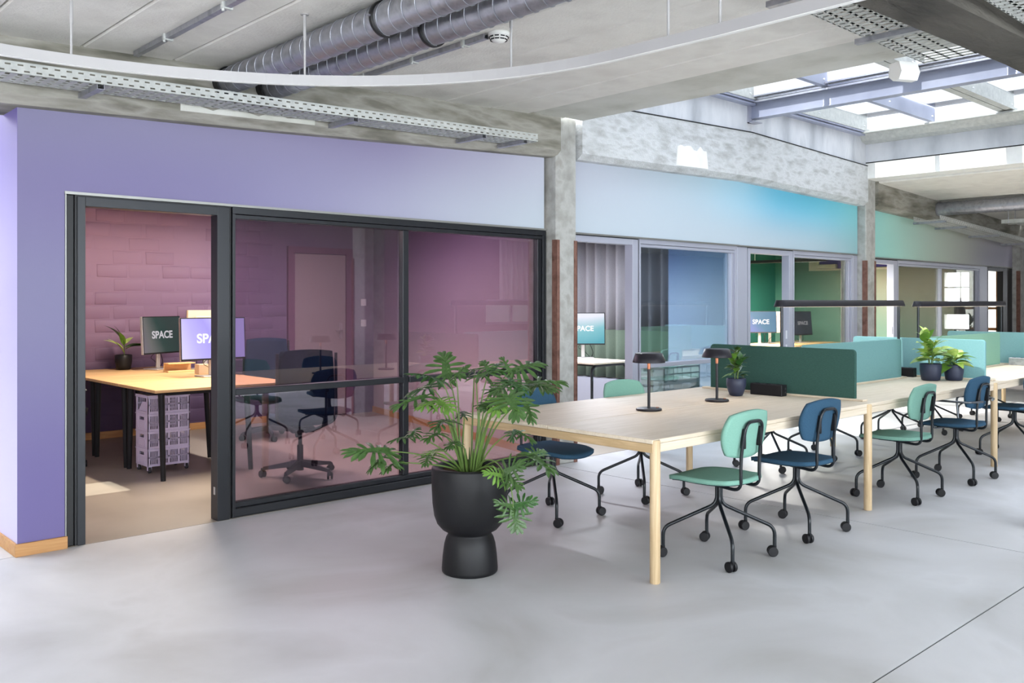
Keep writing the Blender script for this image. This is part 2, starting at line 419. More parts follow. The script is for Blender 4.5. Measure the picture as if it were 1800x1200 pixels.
# ---- edge beam in three spans, with a chamfered lower lip
def edge_beam(x0, x1, top, mats, label, cuts=(), yf=5.5):
    X = [x0] + [c_ for c_ in cuts if x0 < c_ < x1] + [x1]
    mb = MB()
    for a, b in zip(X, X[1:]):
        sec = lambda x: [(x, YW + 0.3, zb(x)), (x, yf + 0.06, zb(x)), (x, yf, zb(x) + 0.05), (x, yf, top(x)), (x, YW + 0.3, top(x))]
        vs = sec(a) + sec(b)
        fs = [(i, (i + 1) % 5, 5 + (i + 1) % 5, 5 + i) for i in range(5)] + [(4, 3, 2, 1, 0), (5, 6, 7, 8, 9)]
        mb.add(vs, fs)
    return struct('trim_beam', mb, mats, label=label, cat='beam')
edge_beam(-1, 5.72, lambda x: zc(x) + 0.02, M['concrete_dark'], 'raw concrete edge beam above the lavender wall behind the cable tray', (1.4, 2.7))
def ztop2(x): return 3.25 + 0.09 * (1 - abs(x - 8.8) / 2.9)
edge_beam(6.0, 11.62, ztop2, M['concrete_weathered'], 'weathered concrete edge beam under the skylight above the blue wall', (8.75,))
edge_beam(11.92, 18, lambda x: zc(x) + 0.02, M['concrete_dark'], 'brownish concrete edge beam above the aqua and beige wall')
edge_beam(18, 24, lambda x: zc(x) + 0.02, M['concrete'], 'concrete edge beam over the far lavender wall')
rp = random.Random(9)
pp = [(2.30, zb(2.30) + .055), (3.25, zb(3.25) + .052)] + [(3.25 - .95 * i / 9, zb(3.25 - .95 * i / 9) + .052 + rp.uniform(.02, .07)) for i in range(10)]
part('filler_patch', MB().prism(pp, 5.495, 5.5, 1), M['concrete_light'], [o for o in scn.objects if o.name == 'trim_beam'][0])
mb = MB()
for a, b in ((6.0, 8.8), (8.8, 11.6)):
    mb.add([(a, 5.497, ztop2(a) - .004), (b, 5.497, ztop2(b) - .004), (b, 5.497, ztop2(b) + .008), (a, 5.497, ztop2(a) + .008), (a, 5.53, ztop2(a) - .004), (b, 5.53, ztop2(b) - .004), (b, 5.53, ztop2(b) + .008), (a, 5.53, ztop2(a) + .008)], [(0, 1, 2, 3), (0, 4, 5, 1), (3, 2, 6, 7)])
part('joint', mb, M['gap'], [o for o in scn.objects if o.name == 'trim_beam.001'][0], world=True)
# filler patch on the middle beam
vs = []
rp = random.Random(3)
top = [(7.42 + 0.5 * i / 9, 3.04 + rp.uniform(-0.03, 0.035)) for i in range(10)]
pp = [(7.40, 2.83), (7.95, 2.845), (7.94, 2.9)] + [(x, z) for x, z in reversed(top)]
part('filler_patch', MB().prism(pp, 5.494, 5.5, 1), M['patch'], [o for o in scn.objects if o.name == 'trim_beam.001'][0])

# ---- columns
def column(x0, x1, y0, y1, top, label, lipz=2.0):
    o = struct('column', MB().bbox(x0, y0, 0, x1, y1, top, 0.012), M['concrete'], label=label, cat='column')
    for xa in (x0 - 0.004, x1 - 0.036):
        mb = MB(); mb.box(xa, y0 - 0.006, 0, xa + 0.04, y0, lipz)
        xe = x0 - 0.006 if xa < x0 else x1
        mb.box(xe, y0 - 0.006, 0, xe + 0.006, y0 + 0.05, lipz)
        part('corner_guard', mb, M['rust'], o, world=True)
    return o
column(5.705, 5.965, 5.54, 5.9, 3.1, 'raw concrete column between the dark and the grey glazing')
column(11.64, 11.92, 5.54, 5.9, 3.28, 'pale concrete column between the blue and the aqua wall strips')
column(17.58, 17.86, 5.54, 5.9, 2.8, 'slim concrete column at the far end of the beige wall strip')
for x_ in (0.0, 6.48):
    column(x_ - 0.16, x_ + 0.14, 1.66, 1.95, 3.0, 'concrete column of the inner row %s' % {0.0: 'near the camera', 6.48: 'at the near skylight edge', 12.4: 'at the far skylight edge', 17.7: 'deep in the hall'}[x_])

# ---- upstand walls of the skylight shaft
SX0, SX1, SY0, SY1, SZ = 6.0, 11.6, 1.95, 5.55, 3.66
def upstand(mb):
    for a, b in ((6.0, 8.8), (8.8, 11.6)):
        mb.prism([(a, ztop2(a) + 0.006), (b, ztop2(b) + 0.006), (b, SZ), (a, SZ)], 5.525, 5.75, 1)
    return mb
struct('wall_shaft_front', upstand(MB()), M['concrete_pale'], label='pale concrete upstand wall under the skylight above the blue wall', cat='wall')
m = MB(); m.box(11.6, 1.95, 3.30, 11.75, 5.75, 3.56)
struct('wall_shaft_far', m, M['concrete_pale'], label='pale streaked concrete upstand at the far end of the skylight', cat='wall')
m = MB(); m.box(11.6, 1.95, 3.085, 11.92, 5.54, 3.294)
struct('trim_crossbeam_far', m, M['patch'], label='white painted concrete cross beam at the far end of the skylight', cat='beam')
struct('trim_joint', MB().box(11.597, 1.95, 3.288, 11.62, 5.54, 3.302).box(5.744, -4.5, 3.079, 5.753, 5.5, 3.10), M['gap'], label='dark open joint line between the concrete cross beam and its upstand', cat='joint')
struct('trim_gutter', MB().prism([(11.31, 3.665), (11.75, 3.665), (11.75, 3.54), (11.6, 3.54), (11.48, 3.57), (11.40, 3.645), (11.31, 3.645)], 1.95, 5.54, 1), M['galv_dull'], label='folded metal gutter along the far edge of the skylight', cat='gutter')  # lip widened inward to trim the sun patch on the cross beam
m = MB(); m.box(5.33, -4.5, 3.075, 5.745, 5.5, 3.4); m.box(5.752, -4.5, 3.085, 6.0, 5.5, 3.66)
struct('trim_crossbeam_near', m, M['concrete_light'], label='flat concrete cross beam along the near edge of the skylight', cat='beam')
m = MB(); m.box(11.6, -4.5, 3.085, 11.92, 1.68, 3.66)
struct('wall_shaft_rear', m, M['concrete_pale'], label='concrete rim of the skylight part behind the camera', cat='wall')
# longitudinal inner beam
mb = MB()
def zi(x): return 2.72 + 0.036 * (x - 1) if x < 6 else (2.90 if x < 11.6 else 2.9 - 0.045 * (x - 11.6))
for a, b in ((-7, 5.95), (5.95, 11.7), (11.7, 24)):
    A = [(a, y, z) for y, z in ((1.66, zi(a)), (1.95, zi(a)), (1.95, 3.75), (1.66, 3.75))]
    B = [(b, y, z) for y, z in ((1.66, zi(b)), (1.95, zi(b)), (1.95, 3.75), (1.66, 3.75))]
    mb.add(A + B, [(0, 1, 5, 4), (1, 2, 6, 5), (2, 3, 7, 6), (3, 0, 4, 7), (3, 2, 1, 0), (4, 5, 6, 7)])
struct('trim_inner_beam', mb, M['concrete_shaded'], label='heavy dark concrete beam crossing the top right above the cable tray', cat='beam')

# ---- ceiling of precast planks
cl = sempty('ceiling', 'whitewashed precast concrete ceiling planks with narrow joints', 'ceiling', (0, 0, 2.9))
def plank(x0, x1, y0, y1):
    a, b = zc(x0 + 0.001), zc(x1 - 0.001)
    mb = MB(); gg = 0.004
    vs = [(x0 + gg, y0, a), (x1 - gg, y0, b), (x1 - gg, y1, b), (x0 + gg, y1, a)]
    vs += [(x, y, z + 0.12) for x, y, z in vs]
    vs2 = [(x0 + gg + 0.01, y0, a), (x1 - gg - 0.01, y0, b), (x1 - gg - 0.01, y1, b), (x0 + gg + 0.01, y1, a)]
    up = [(x0 + gg, y0, a + 0.008), (x1 - gg, y0, b + 0.008), (x1 - gg, y1, b + 0.008), (x0 + gg, y1, a + 0.008), (x0 + gg, y0, a + 0.12), (x1 - gg, y0, b + 0.12), (x1 - gg, y1, b + 0.12), (x0 + gg, y1, a + 0.12)]
    V = vs2 + up
    mb.add(V, [(0, 3, 2, 1), (0, 1, 5, 4), (1, 2, 6, 5), (2, 3, 7, 6), (3, 0, 4, 7), (4, 5, 9, 8), (5, 6, 10, 9), (6, 7, 11, 10), (7, 4, 8, 11), (8, 9, 10, 11)])
    return mb
jx = [0.1, 0.64, 1.18, 1.72, 2.26, 2.80, 3.34, 3.88, 4.41, 4.90, 5.33]
for a, b in zip(jx, jx[1:]):
    part('ceiling_plank', plank(a, b, 1.9, 5.6), M['plank'], cl, world=True)
    part('ceiling_plank', plank(a, b, -1.3, 1.7), M['plank'], cl, world=True)
for a in jx[1:-1]:
    part('joint_filler', MB().box(a - 0.012, 1.9, zc(a) + 0.02, a + 0.012, 5.6, zc(a) + 0.05).box(a - 0.012, -1.3, zc(a) + 0.02, a + 0.012, 1.7, zc(a) + 0.05), M['frame_grey_dark'], cl, world=True)
x = 11.93
while x < 17.5:
    part('ceiling_plank', plank(x, min(x + 0.93, 17.6), 1.9, 5.6), M['plank'], cl, world=True)
    part('ceiling_plank', plank(x, min(x + 0.93, 17.6), -4.6, 1.7), M['plank'], cl, world=True)
    x += 0.93
part('roof_deck', MB().box(-0.4, -1.3, 3.9, 5.98, 5.9, 4.0), M['gap'], cl, world=True)
part('roof_deck', MB().box(11.8, -4.8, 3.9, 17.8, 10, 4.0), M['gap'], cl, world=True)
part('roof_deck', MB().box(1.42, 5.95, 2.76, 26, 11, 2.9).box(1.42, 5.75, 2.60, 5.7, 5.95, 2.9).box(5.7, 5.75, 2.76, 26, 5.95, 2.9), M['concrete_dark'], cl, world=True)

# ---- skylight: ridge steel, deep rafters, curbs, panes
sk = sempty('window_skylight', 'large steel skylight with deep coffered panes over the hall', 'skylight', (8.8, 3.7, 3.7))
def sky_field(y0, y1, nominal):
    ny = max(1, round((y1 - y0) / 0.95)); st = (y1 - y0) / ny
    for (xa, xb) in ((6.0, 8.78), (8.92, 11.5)):
        for k in range(ny + 1):
            y = y0 + k * st
            w = 0.03 if k % 2 else 0.05
            mb = MB(); mb.box(xa, y - w, SZ + 0.03, xb, y + w, SZ + 0.22)
            if k % 2 == 0: mb.box(xa, y - 0.09, SZ + 0.02, xb, y - 0.006, SZ + 0.045); mb.box(xa, y + 0.006, SZ + 0.02, xb, y + 0.09, SZ + 0.045)
            part('rafter', mb, M['steel_blue'] if k % 2 else M['galv_dull'], sk, world=True)
            mb = MB(); 
            for sx in (xa + 0.1, (xa + xb) / 2, xb - 0.1): mb.cyl((sx, y - w - 0.012, SZ + 0.09), (sx, y + w + 0.012, SZ + 0.09), 0.008, 8)
            part('bolt', mb, M['alu_white'], sk, world=True)
        for k in range(ny):
            ya, yb = y0 + k * st + 0.04, y0 + (k + 1) * st - 0.04
            mb = MB()
            mb.box(xa, ya, SZ + 0.02, xa + 0.03, yb, SZ + 0.20); mb.box(xb - 0.03, ya, SZ + 0.02, xb, yb, SZ + 0.20)
            part('curb', mb, M['alu_white'], sk, world=True)
            part('roof_pane', MB().box(xa + 0.02, ya, SZ + 0.205, xb - 0.02, yb, SZ + 0.213), M['sky_glass'], sk, world=True)
sky_field(1.95, 5.5, 0)
sky_field(-4.5, 1.66, 0)
mb = MB(); mb.box(8.79, -4.5, 3.50, 8.803, 5.52, SZ + 0.02); mb.box(8.78, -4.5, 3.49, 8.90, 5.52, 3.503)
mb.box(8.78, -4.5, SZ + 0.01, 8.92, 5.52, SZ + 0.03)
part('ridge_girder', mb, M['steel_blue'], sk, world=True, label='deep blue-grey steel girder across the middle of the skylight')
mb = MB(); mb.box(8.72, -4.5, SZ - 0.01, 8.79, 5.5, SZ + 0.01); mb.box(8.74, -4.5, SZ + 0.02, 8.79, 5.5, SZ + 0.04); mb.box(8.70, -4.5, SZ + 0.05, 8.78, 5.5, SZ + 0.065)
part('gutter_rail', mb, M['alu_bright'], sk, world=True)
mb = MB(); mb.box(6.0, 5.44, SZ - 0.03, 8.78, 5.525, SZ - 0.01); mb.box(8.9, 5.44, SZ - 0.03, 11.5, 5.525, SZ - 0.01); mb.box(6.0, 5.42, SZ, 11.5, 5.53, SZ + 0.02)
part('edge_rail', mb, M['steel_blue'], sk, world=True)
mb = MB(); mb.box(8.74, 5.5, 3.44, 8.80, 5.524, 3.66); mb.box(8.74, 5.42, 3.44, 8.88, 5.524, 3.45)
part('girder_bracket', mb, M['frame_grey'], sk, world=True)
# roof decks; left gap added to let sun into the first room
part('roof_deck', MB().box(-6, -4.8, 2.95, 0.12, 6.6, 3.1).box(-6, 6.6, 2.95, -1.0, 11, 3.1).box(-1, 8.0, 2.95, 1.42, 11, 3.1).box(0.12, 5.76, 2.95, 1.42, 6.6, 3.1), M['plank'], cl, world=True)
part('roof_deck', MB().box(17.6, -4.8, 2.82, 24.2, 5.9, 2.95), M['plank'], cl, world=True)

s2 = sempty('window_added_rooflight', 'unseen roof light added behind the camera to bring fill light into the hall', 'skylight', (2.7, -3, 3.1))  # added opening out of view, brightens the hall
for k in range(5): part('roof_pane', MB().box(0.15 + k * 1.03, -4.6, 3.12, 1.12 + k * 1.03, -1.3, 3.13), M['sky_glass'], s2, world=True); part('rafter', MB().box(0.09 + k * 1.03, -4.6, 3.0, 0.15 + k * 1.03, -1.3, 3.14), M['steel_blue'], s2, world=True)

# ---- the hall's other walls (seen only mirrored in the glass)
mb = MB(); x = -6.0
wins = [(-5.6, -1.5), (-1.2, 2.9), (3.2, 7.3), (14.1, 17.7)]
mb.box(-6, -4.75, 0, 24, -4.6, 0.25); mb.box(-6, -4.75, 2.85, 24, -4.6, 3.9); mb.box(14.1, -4.75, 1.5, 17.7, -4.6, 2.85); mb.box(14.1, -4.75, 0.25, 17.7, -4.6, 0.9)
e = -6
for a, b in wins + [(24, 24)]:
    mb.box(e, -4.75, 0.25, a, -4.6, 2.85); e = b
struct('wall_back', mb, M['taupe'], label='taupe wall with wide windows behind the camera', cat='wall')
for k, (a, b) in enumerate(wins):
    w_ = sempty('window_%d' % (k + 10), 'wide hall window behind the camera, number %d along that wall' % (k + 1), 'window', (a, -4.7, 0.8))
    wz0, wz1 = (0.9, 1.5) if k == 3 else (0.25, 2.85)
    mb = MB(); mb.box(a, -4.72, wz0, b, -4.66, wz0 + .06); mb.box(a, -4.72, wz1 - .06, b, -4.66, wz1)
    for i in range(5):
        xx = a + (b - a) * i / 4; mb.box(max(a, xx - 0.03), -4.72, wz0, min(b, xx + 0.03), -4.66, wz1)
    part('window_frame', mb, M['frame_grey'], w_, world=True)
    part('pane', MB().box(a, -4.695, wz0, b, -4.69, wz1), M['dimmed_glass'] if k == 3 else M['win_glass'], w_, world=True)
def curtain(name, p0, p1, z0, z1, mat, label, cat='curtain', wave=0.045, pitch=0.17, group=None):
    p0, p1 = Vector(p0), Vector(p1); d = (p1 - p0); L_ = d.length; d.normalize(); nrm = Vector((-d.y, d.x))
    n = int(L_ / pitch * 8)
    rows = []
    for zz in (z0, (z0 + z1) / 2, z1):
        rows.append([(*(p0 + d * (L_ * i / n) + nrm * wave * (math.sin(2 * PI * i / 8) + 0.25 * math.sin(i * 0.37))), zz) for i in range(n + 1)])
    o = part(name, MB().sheet(rows, 0.004), mat)
    if label: tag(o, label, cat, group)
    return o
curtain('curtain', (14.4, -4.45), (16.6, -4.45), 1.5, 2.95, M['curtain_white'], 'short white linen curtain mirrored in the dark framed glass')
mb = MB(); mb.box(-6.1, -4.75, 0, -5.9, 10, 0.9); mb.box(-6.1, -4.75, 2.6, -5.9, 10, 3.9); mb.box(-6.1, 2.5, 0.9, -5.9, 10, 2.6); mb.box(-6, 10, 0, 1.42, 10.2, 3.9)
struct('wall_end_near', mb, M['plank'], label='whitewashed end wall left of the camera with a wide opening for light', cat='wall')
mb = MB(); mb.box(24, -4.75, 0, 24.2, 11, 0.75); mb.box(24, -4.75, 2.3, 24.2, 11, 3.9)
mb.box(24, -4.75, .75, 24.2, 2.1, 2.3); mb.box(24, 2.7, .75, 24.2, 11, 2.3); mb.box(24, 2.1, 1.12, 24.2, 2.7, 1.35); mb.box(24, 2.1, 2.2, 24.2, 2.7, 2.3)
mb.box(24, 2.1, 1.80, 24.05, 2.7, 1.83); mb.box(24, 2.48, 1.35, 24.05, 2.51, 2.2)
struct('wall_end_far', mb, M['plank'], label='whitewashed end wall of the hall with tall windows', cat='wall')

# ================================================================== GLAZING
Y0, Y1 = 5.655, 5.755
def lip(x0, x1, z, nm):
    return part('metal_lip', MB().box(x0, 5.640, z - 0.004, x1, 5.66, z + 0.012), M['frame_lip'], nm, world=True)
def opening(n, x0, x1, top, mat, label, jl=0.045, jr=0.085, track=False):
    """an open doorway with its aluminium surround"""
    d = sempty('door_%d' % n, label, 'doorway', (x0, 5.7, 0))
    part('jamb', MB().bbox(x0, Y0, 0, x0 + jl, Y1, top - 0.012, 0.002), mat, d, world=True)
    part('jamb', MB().bbox(x1 - jr, Y0, 0, x1, Y1, top - 0.012, 0.002), mat, d, world=True)
    part('head_rail', MB().bbox(x0 + jl, Y0, top - 0.068, x1 - jr, Y1, top - 0.012, 0.002), mat, d, world=True)
    part('gasket', MB().box(x0 - 0.012, Y0 + 0.012, 0, x1 + 0.014, Y1 - 0.012, top - 0.002).box(x0 + jl, Y0 + 0.01, 0, x0 + jl, Y1, 0) if False else MB().box(x0 - 0.012, Y0 + 0.012, 0, x0, Y1 - 0.012, top - 0.002).box(x1, Y0 + 0.012, 0, x1 + 0.014, Y1 - 0.012, top - 0.002).box(x0, Y0 + 0.012, top - 0.012, x1, Y1 - 0.012, top - 0.002), M['frame_black'], d, world=True)
    return d
def glazing(n, x0, x1, mull, top, zt, mat, gl, label, side=0.02):
    w = sempty('window_%d' % n, label, 'window', (x0, 5.7, 0))
    F = lambda nm, a: part(nm, a, mat, w, world=True)
    F('head_rail', MB().bbox(x0, Y0, top - 0.05, x1, Y1, top - 0.004, 0.002))
    F('inner_head_rail', MB().bbox(x0 + 0.02, Y0 - 0.012 + 0.02, top - 0.082, x1 - 0.02, Y1 - 0.02, top - 0.053, 0.003))
    F('sill_rail', MB().bbox(x0, Y0, 0.008, x1, Y1, 0.062, 0.003))
    F('inner_sill_rail', MB().bbox(x0 + 0.02, Y0 + 0.022, 0.062, x1 - 0.02, Y1 - 0.02, 0.10, 0.005))
    F('side_rail', MB().bbox(x0, Y0, 0.06, x0 + side, Y1, top - 0.05, 0.002))
    F('side_rail', MB().bbox(x1 - side * 2, Y0, 0.06, x1, Y1, top - 0.05, 0.002))
    F('inner_side_rail', MB().bbox(x1 - side * 2 - 0.045, Y0 + 0.02, 0.10, x1 - side * 2, Y1 - 0.02, top - 0.082, 0.003))
    part('gasket', MB().box(x0, Y0 + 0.01, 0, x1, Y1 - 0.01, 0.008), M['frame_black'], w, world=True)
    xs_ = [x0 + side] + list(mull) + [x1 - side * 2 - 0.045]
    for x in mull: F('mullion', MB().bbox(x - 0.027, Y0 + 0.02, 0.10, x + 0.027, Y1 - 0.02, top - 0.082, 0.003))
    for a, b in zip(xs_, xs_[1:]):
        a2 = a + (0.027 if a in mull else 0); b2 = b - (0.027 if b in mull else 0)
        if zt:
            F('transom', MB().bbox(a2, Y0 + 0.005, zt - 0.022, b2, Y1 - 0.02, zt + 0.022, 0.004))
            part('pane', MB().box(a2, 5.715, 0.10, b2, 5.721, zt - 0.022), gl, w, world=True)
            part('pane', MB().box(a2, 5.715, zt + 0.022, b2, 5.721, top - 0.082), gl, w, world=True)
        else:
            part('pane', MB().box(a2, 5.715, 0.10, b2, 5.721, top - 0.082), gl, w, world=True)
    return w
A, G3 = M['frame_dark'], M['frame_grey']
d1 = opening(1, 1.745, 2.70, 2.088, A, 'open sliding doorway with dark anthracite frame into the first room')
part('sliding_track', MB().bbox(1.678, 5.68, 0, 1.733, 5.76, 2.086, 0.004), M['frame_black'], d1, world=True)
part('track_edge', MB().box(1.674, 5.645, 0, 1.68, 5.66, 2.09), M['frame_lip'], d1, world=True)
part('lock_plate', MB().box(2.612, 5.69, 0.17, 2.615, 5.71, 0.22), M['silver'], d1, world=True)
lip(1.67, 2.73, 2.088, d1)
w1 = glazing(1, 2.722, 5.69, (4.162,), 2.088, 0.842, A, M['glass_1'], 'dark framed glazing with transom in front of the mauve room')
lip(2.73, 5.69, 2.088, w1)
d2 = opening(2, 6.045, 6.985, 2.078, G3, 'open doorway with grey aluminium frame beside the raw concrete column')
lip(5.97, 7.0, 2.078, d2)
w2 = glazing(2, 7.01, 8.74, (), 2.078, 0.805, G3, M['glass_2'], 'grey framed pane reflecting the desks left of the green room')
lip(7.0, 8.76, 2.078, w2)
tr = struct('trim_1', MB().bbox(8.745, Y0, 0, 8.95, Y1, 2.07, 0.003), G3, label='wide grey aluminium post between the two middle openings', cat='post')
d3 = opening(3, 8.965, 9.955, 2.076, G3, 'open doorway with grey frame into the green room', 0.05, 0.09)
mb = MB(); mb.box(9.862, 5.68, 1.0, 9.865, 5.70, 1.10); mb.box(9.862, 5.68, 0.86, 9.865, 5.70, 0.93)
part('lock_plate', mb, M['alu_white'], d3, world=True)
lip(8.76, 9.97, 2.076, d3)
w3 = glazing(3, 9.97, 11.50, (), 2.076, 0.805, G3, M['glass_3'], 'grey framed pane in front of the green room with a monitor behind')
lip(9.97, 11.62, 2.076, w3)
struct('trim_2', MB().bbox(11.505, Y0, 0, 11.63, Y1, 2.07, 0.003), G3, label='grey aluminium post beside the pale concrete column', cat='post')
d4 = opening(4, 11.94, 12.86, 2.05, G3, 'open doorway with grey frame right of the pale concrete column', 0.02, 0.12)
mb = MB(); mb.box(12.735, 5.68, 1.0, 12.738, 5.70, 1.10); mb.box(12.735, 5.68, 0.86, 12.738, 5.70, 0.93)
part('lock_plate', mb, M['alu_white'], d4, world=True)
lip(11.93, 12.9, 2.055, d4)
w4 = glazing(4, 12.88, 16.05, (14.47,), 2.05, 0.805, G3, M['glass_4'], 'far glazing of two panes mirroring bright windows')
lip(12.88, 17.55, 2.055, w4)
struct('trim_3', MB().bbox(16.05, Y0, 0, 16.36, Y1, 2.045, 0.003), G3, label='grey aluminium post left of the last doorway', cat='post')
d5 = opening(5, 16.36, 17.2, 2.05, A, 'last open doorway with a bright window behind it')
struct('trim_4', MB().bbox(17.2, Y0, 0, 17.57, Y1, 2.045, 0.003), A, label='dark panel right of the last doorway', cat='post')

# ================================================================== ROOMS BEHIND
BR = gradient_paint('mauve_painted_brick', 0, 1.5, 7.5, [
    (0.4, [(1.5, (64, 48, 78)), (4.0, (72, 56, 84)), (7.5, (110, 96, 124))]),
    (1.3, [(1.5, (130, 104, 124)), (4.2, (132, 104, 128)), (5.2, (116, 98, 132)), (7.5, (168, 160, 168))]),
    (2.3, [(1.5, (192, 156, 178)), (4.2, (186, 154, 176)), (5.2, (96, 80, 112)), (7.5, (168, 160, 168))])])  # top row lightened in place of lamplight the pendant doesn't give
PW = gradient_paint('mauve_gradient_plaster', 1, 5.6, 10.2, [
    (0.5, [(5.6, (196, 182, 176)), (10.2, (184, 174, 176))]),
    (1.4, [(5.6, (160, 150, 154)), (8, (138, 122, 140)), (10.2, (150, 138, 156))]),
    (2.3, [(5.6, (126, 108, 130)), (8, (112, 90, 122)), (10.2, (128, 110, 138))])])
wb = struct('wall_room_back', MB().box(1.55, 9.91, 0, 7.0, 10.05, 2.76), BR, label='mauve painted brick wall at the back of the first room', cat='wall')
variants = []
for v in range(7):
    rb = random.Random(50 + v)
    j = lambda s: rb.uniform(-s, s)
    x0, x1, z0, z1 = -0.165 + j(.008), 0.165 + j(.008), -0.068 + j(.003), 0.068 + j(.003)
    cc = [(x0 + j(.006), z0 + j(.005)), ((x0 + x1) / 2, z0 + j(.004)), (x1 + j(.006), z0 + j(.005)), (x1 + j(.004), z1 + j(.005)), ((x0 + x1) / 2, z1 + j(.004)), (x0 + j(.004), z1 + j(.005))]
    mb = MB(); n = 6
    outer = [(x, 0.0, z) for x, z in cc]
    rim = [(x * 0.985, -0.004, z * 0.965) for x, z in cc]
    inner = [(x * 0.93, -0.0075 - rb.uniform(0, .003), z * 0.86) for x, z in cc]
    mb.add(outer + rim + inner, [(i, (i + 1) % n, n + (i + 1) % n, n + i) for i in range(n)] + [(n + i, n + (i + 1) % n, 2 * n + (i + 1) % n, 2 * n + i) for i in range(n)] + [tuple(2 * n + i for i in range(n))], True)
    me = mb.mesh('brick'); me.materials.append(BR); variants.append(me)
rb = random.Random(5)
for r_ in range(17):
    z = 0.16 + r_ * 0.147
    for k in range(11):
        x = 2.18 + k * 0.346 + (0.173 if r_ % 2 else 0) + rb.uniform(-0.012, 0.012)
        if x > 5.30: continue
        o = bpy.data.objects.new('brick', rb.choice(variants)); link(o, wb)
        o.location = (x, 9.911, z); o.rotation_euler = (0, rb.uniform(-0.012, 0.012), 0)
        o.scale = (rb.uniform(0.96, 1.0), rb.choice((0.2, 0.45, 0.7, 1.0)), rb.uniform(0.94, 1.0))
struct('baseboard_back', MB().bbox(1.56, 9.885, 0, 5.45, 9.908, 0.075, 0.002), M['ply'], label='orange plywood baseboard along the mauve brick wall', cat='baseboard')
def slantwall(name, p0, p1, th, z0, z1, mat, label):
    p0, p1 = Vector(p0), Vector(p1); d = (p1 - p0).normalized(); nn = Vector((-d.y, d.x)) * th
    q = [p0, p1, p1 + nn, p0 + nn]
    return struct(name, MB().prism([(v.x, v.y) for v in q], z0, z1, 2), mat, label=label, cat='wall')
slantwall('wall_partition', (5.86, 5.76), (6.74, 9.91), -0.08, 0, 2.76, PW, 'mauve to beige painted partition wall of the first room behind the dark glazing')
slantwall('baseboard_partition', (5.85, 5.76), (6.73, 9.9), 0.014, 0, 0.075, M['ply'], 'orange plywood baseboard along the mauve partition').__setitem__('category', 'baseboard')
# white door in the back wall of the first room
dr = sempty('door_6', 'white door with lever handle at the back of the mauve room', 'door', (5.95, 9.88, 0))
mb = MB(); mb.box(5.47, 9.87, 0, 5.56, 9.909, 2.13); mb.box(6.30, 9.87, 0, 6.40, 9.909, 2.13); mb.box(5.56, 9.87, 2.05, 6.30, 9.909, 2.13)
part('casing', mb, M['door_casing'], dr, world=True)
part('door_leaf', MB().bbox(5.565, 9.885, 0.01, 6.295, 9.905, 2.045, 0.004), M['door_white'], dr, world=True)
h_ = part('handle', MB().bbox(6.20, 9.872, 0.98, 6.24, 9.885, 1.18, 0.004).tube([(6.22, 9.875, 1.08), (6.22, 9.83, 1.08), (6.12, 9.83, 1.08)], 0.009, 8), M['silver'], dr, world=True)
for i, z in enumerate((1.17, 1.44)):
    tag(part('light_switch', MB().bbox(6.54, 9.898, z - 0.045, 6.62, 9.909, z + 0.045, 0.003).bbox(6.555, 9.893, z - 0.03, 6.605, 9.899, z + 0.03, 0.002), M['white_paint']), ('lower' if i == 0 else 'upper') + ' white wall switch right of the white door in the mauve room', 'switch', 'wall switches')

# second room: blue stub wall, grey and green curtain, low grey panel
BL = gradient_paint('blue_gradient_plaster', 1, 5.6, 7, [
    (0.6, [(5.6, (214, 226, 234)), (7, (200, 210, 228))]), (1.3, [(5.6, (194, 212, 226)), (7, (166, 182, 208))]), (2.1, [(5.6, (124, 160, 192)), (7, (84, 104, 150))])])
struct('wall_blue', MB().box(8.86, 5.76, 0, 8.96, 6.6, 2.76).box(8.86, 6.6, 0, 9.72, 6.7, 2.76), BL, label='short blue painted wall behind the reflecting pane', cat='wall')
GR = gradient_paint('green_gradient_plaster', 0, 9.6, 15.3, [
    (0.8, [(9.6, (50, 118, 98)), (13.5, (44, 108, 90)), (15.3, (40, 94, 82))]), (1.8, [(9.6, (78, 154, 128)), (13.0, (58, 130, 110)), (15.3, (46, 106, 96))])])
GR2 = gradient_paint('green_beige_gradient_plaster', 1, 5.6, 9.1, [
    (0.9, [(5.6, (140, 146, 124)), (6.8, (112, 140, 122)), (8.2, (80, 122, 108)), (9.1, (84, 118, 100))]),
    (1.9, [(5.6, (198, 188, 166)), (6.8, (180, 172, 150)), (7.8, (104, 136, 120)), (9.1, (36, 108, 92))])])
mb = MB(); mb.box(6.8, 9.91, 0, 9.7, 10.05, 2.76); mb.box(9.66, 6.7, 0, 9.72, 10.05, 2.76)
struct('wall_grey', mb, M['plank'], label='grey wall behind the felt curtain of the second room', cat='wall')
struct('wall_green', MB().box(9.72, 9.0, 0, 15.3, 9.1, 2.76), GR, label='deep green wall at the back of the green room', cat='wall')
w = struct('wall_green_side', MB().box(15.2, 5.76, 0, 15.3, 9.0, 2.76), GR2, label='wall fading from green to beige behind the grey framed panes', cat='wall')
mb = MB(); mb.box(15.19, 5.8, 2.04, 15.2, 8.1, 2.5); part('purple_recess', mb, M['purple_deep'], w, world=True, label='deep purple strip above the beige wall')
mb = MB(); mb.box(15.17, 5.8, 2.01, 15.2, 8.3, 2.04); mb.box(15.17, 8.1, 2.04, 15.2, 8.3, 2.5); part('recess_edge', mb, M['cream'], w, world=True)
part('duct_stub', MB().bbox(15.1, 7.75, 2.045, 15.189, 8.1, 2.12, 0.01), M['cream'], w, world=True)
d7 = sempty('door_7', 'door leaf with black lever in the green to beige wall', 'door', (15.18, 6.9, 0))
part('door_leaf', MB().bbox(15.178, 6.75, 0.01, 15.199, 7.6, 2.05, 0.003), GR2, d7, world=True)
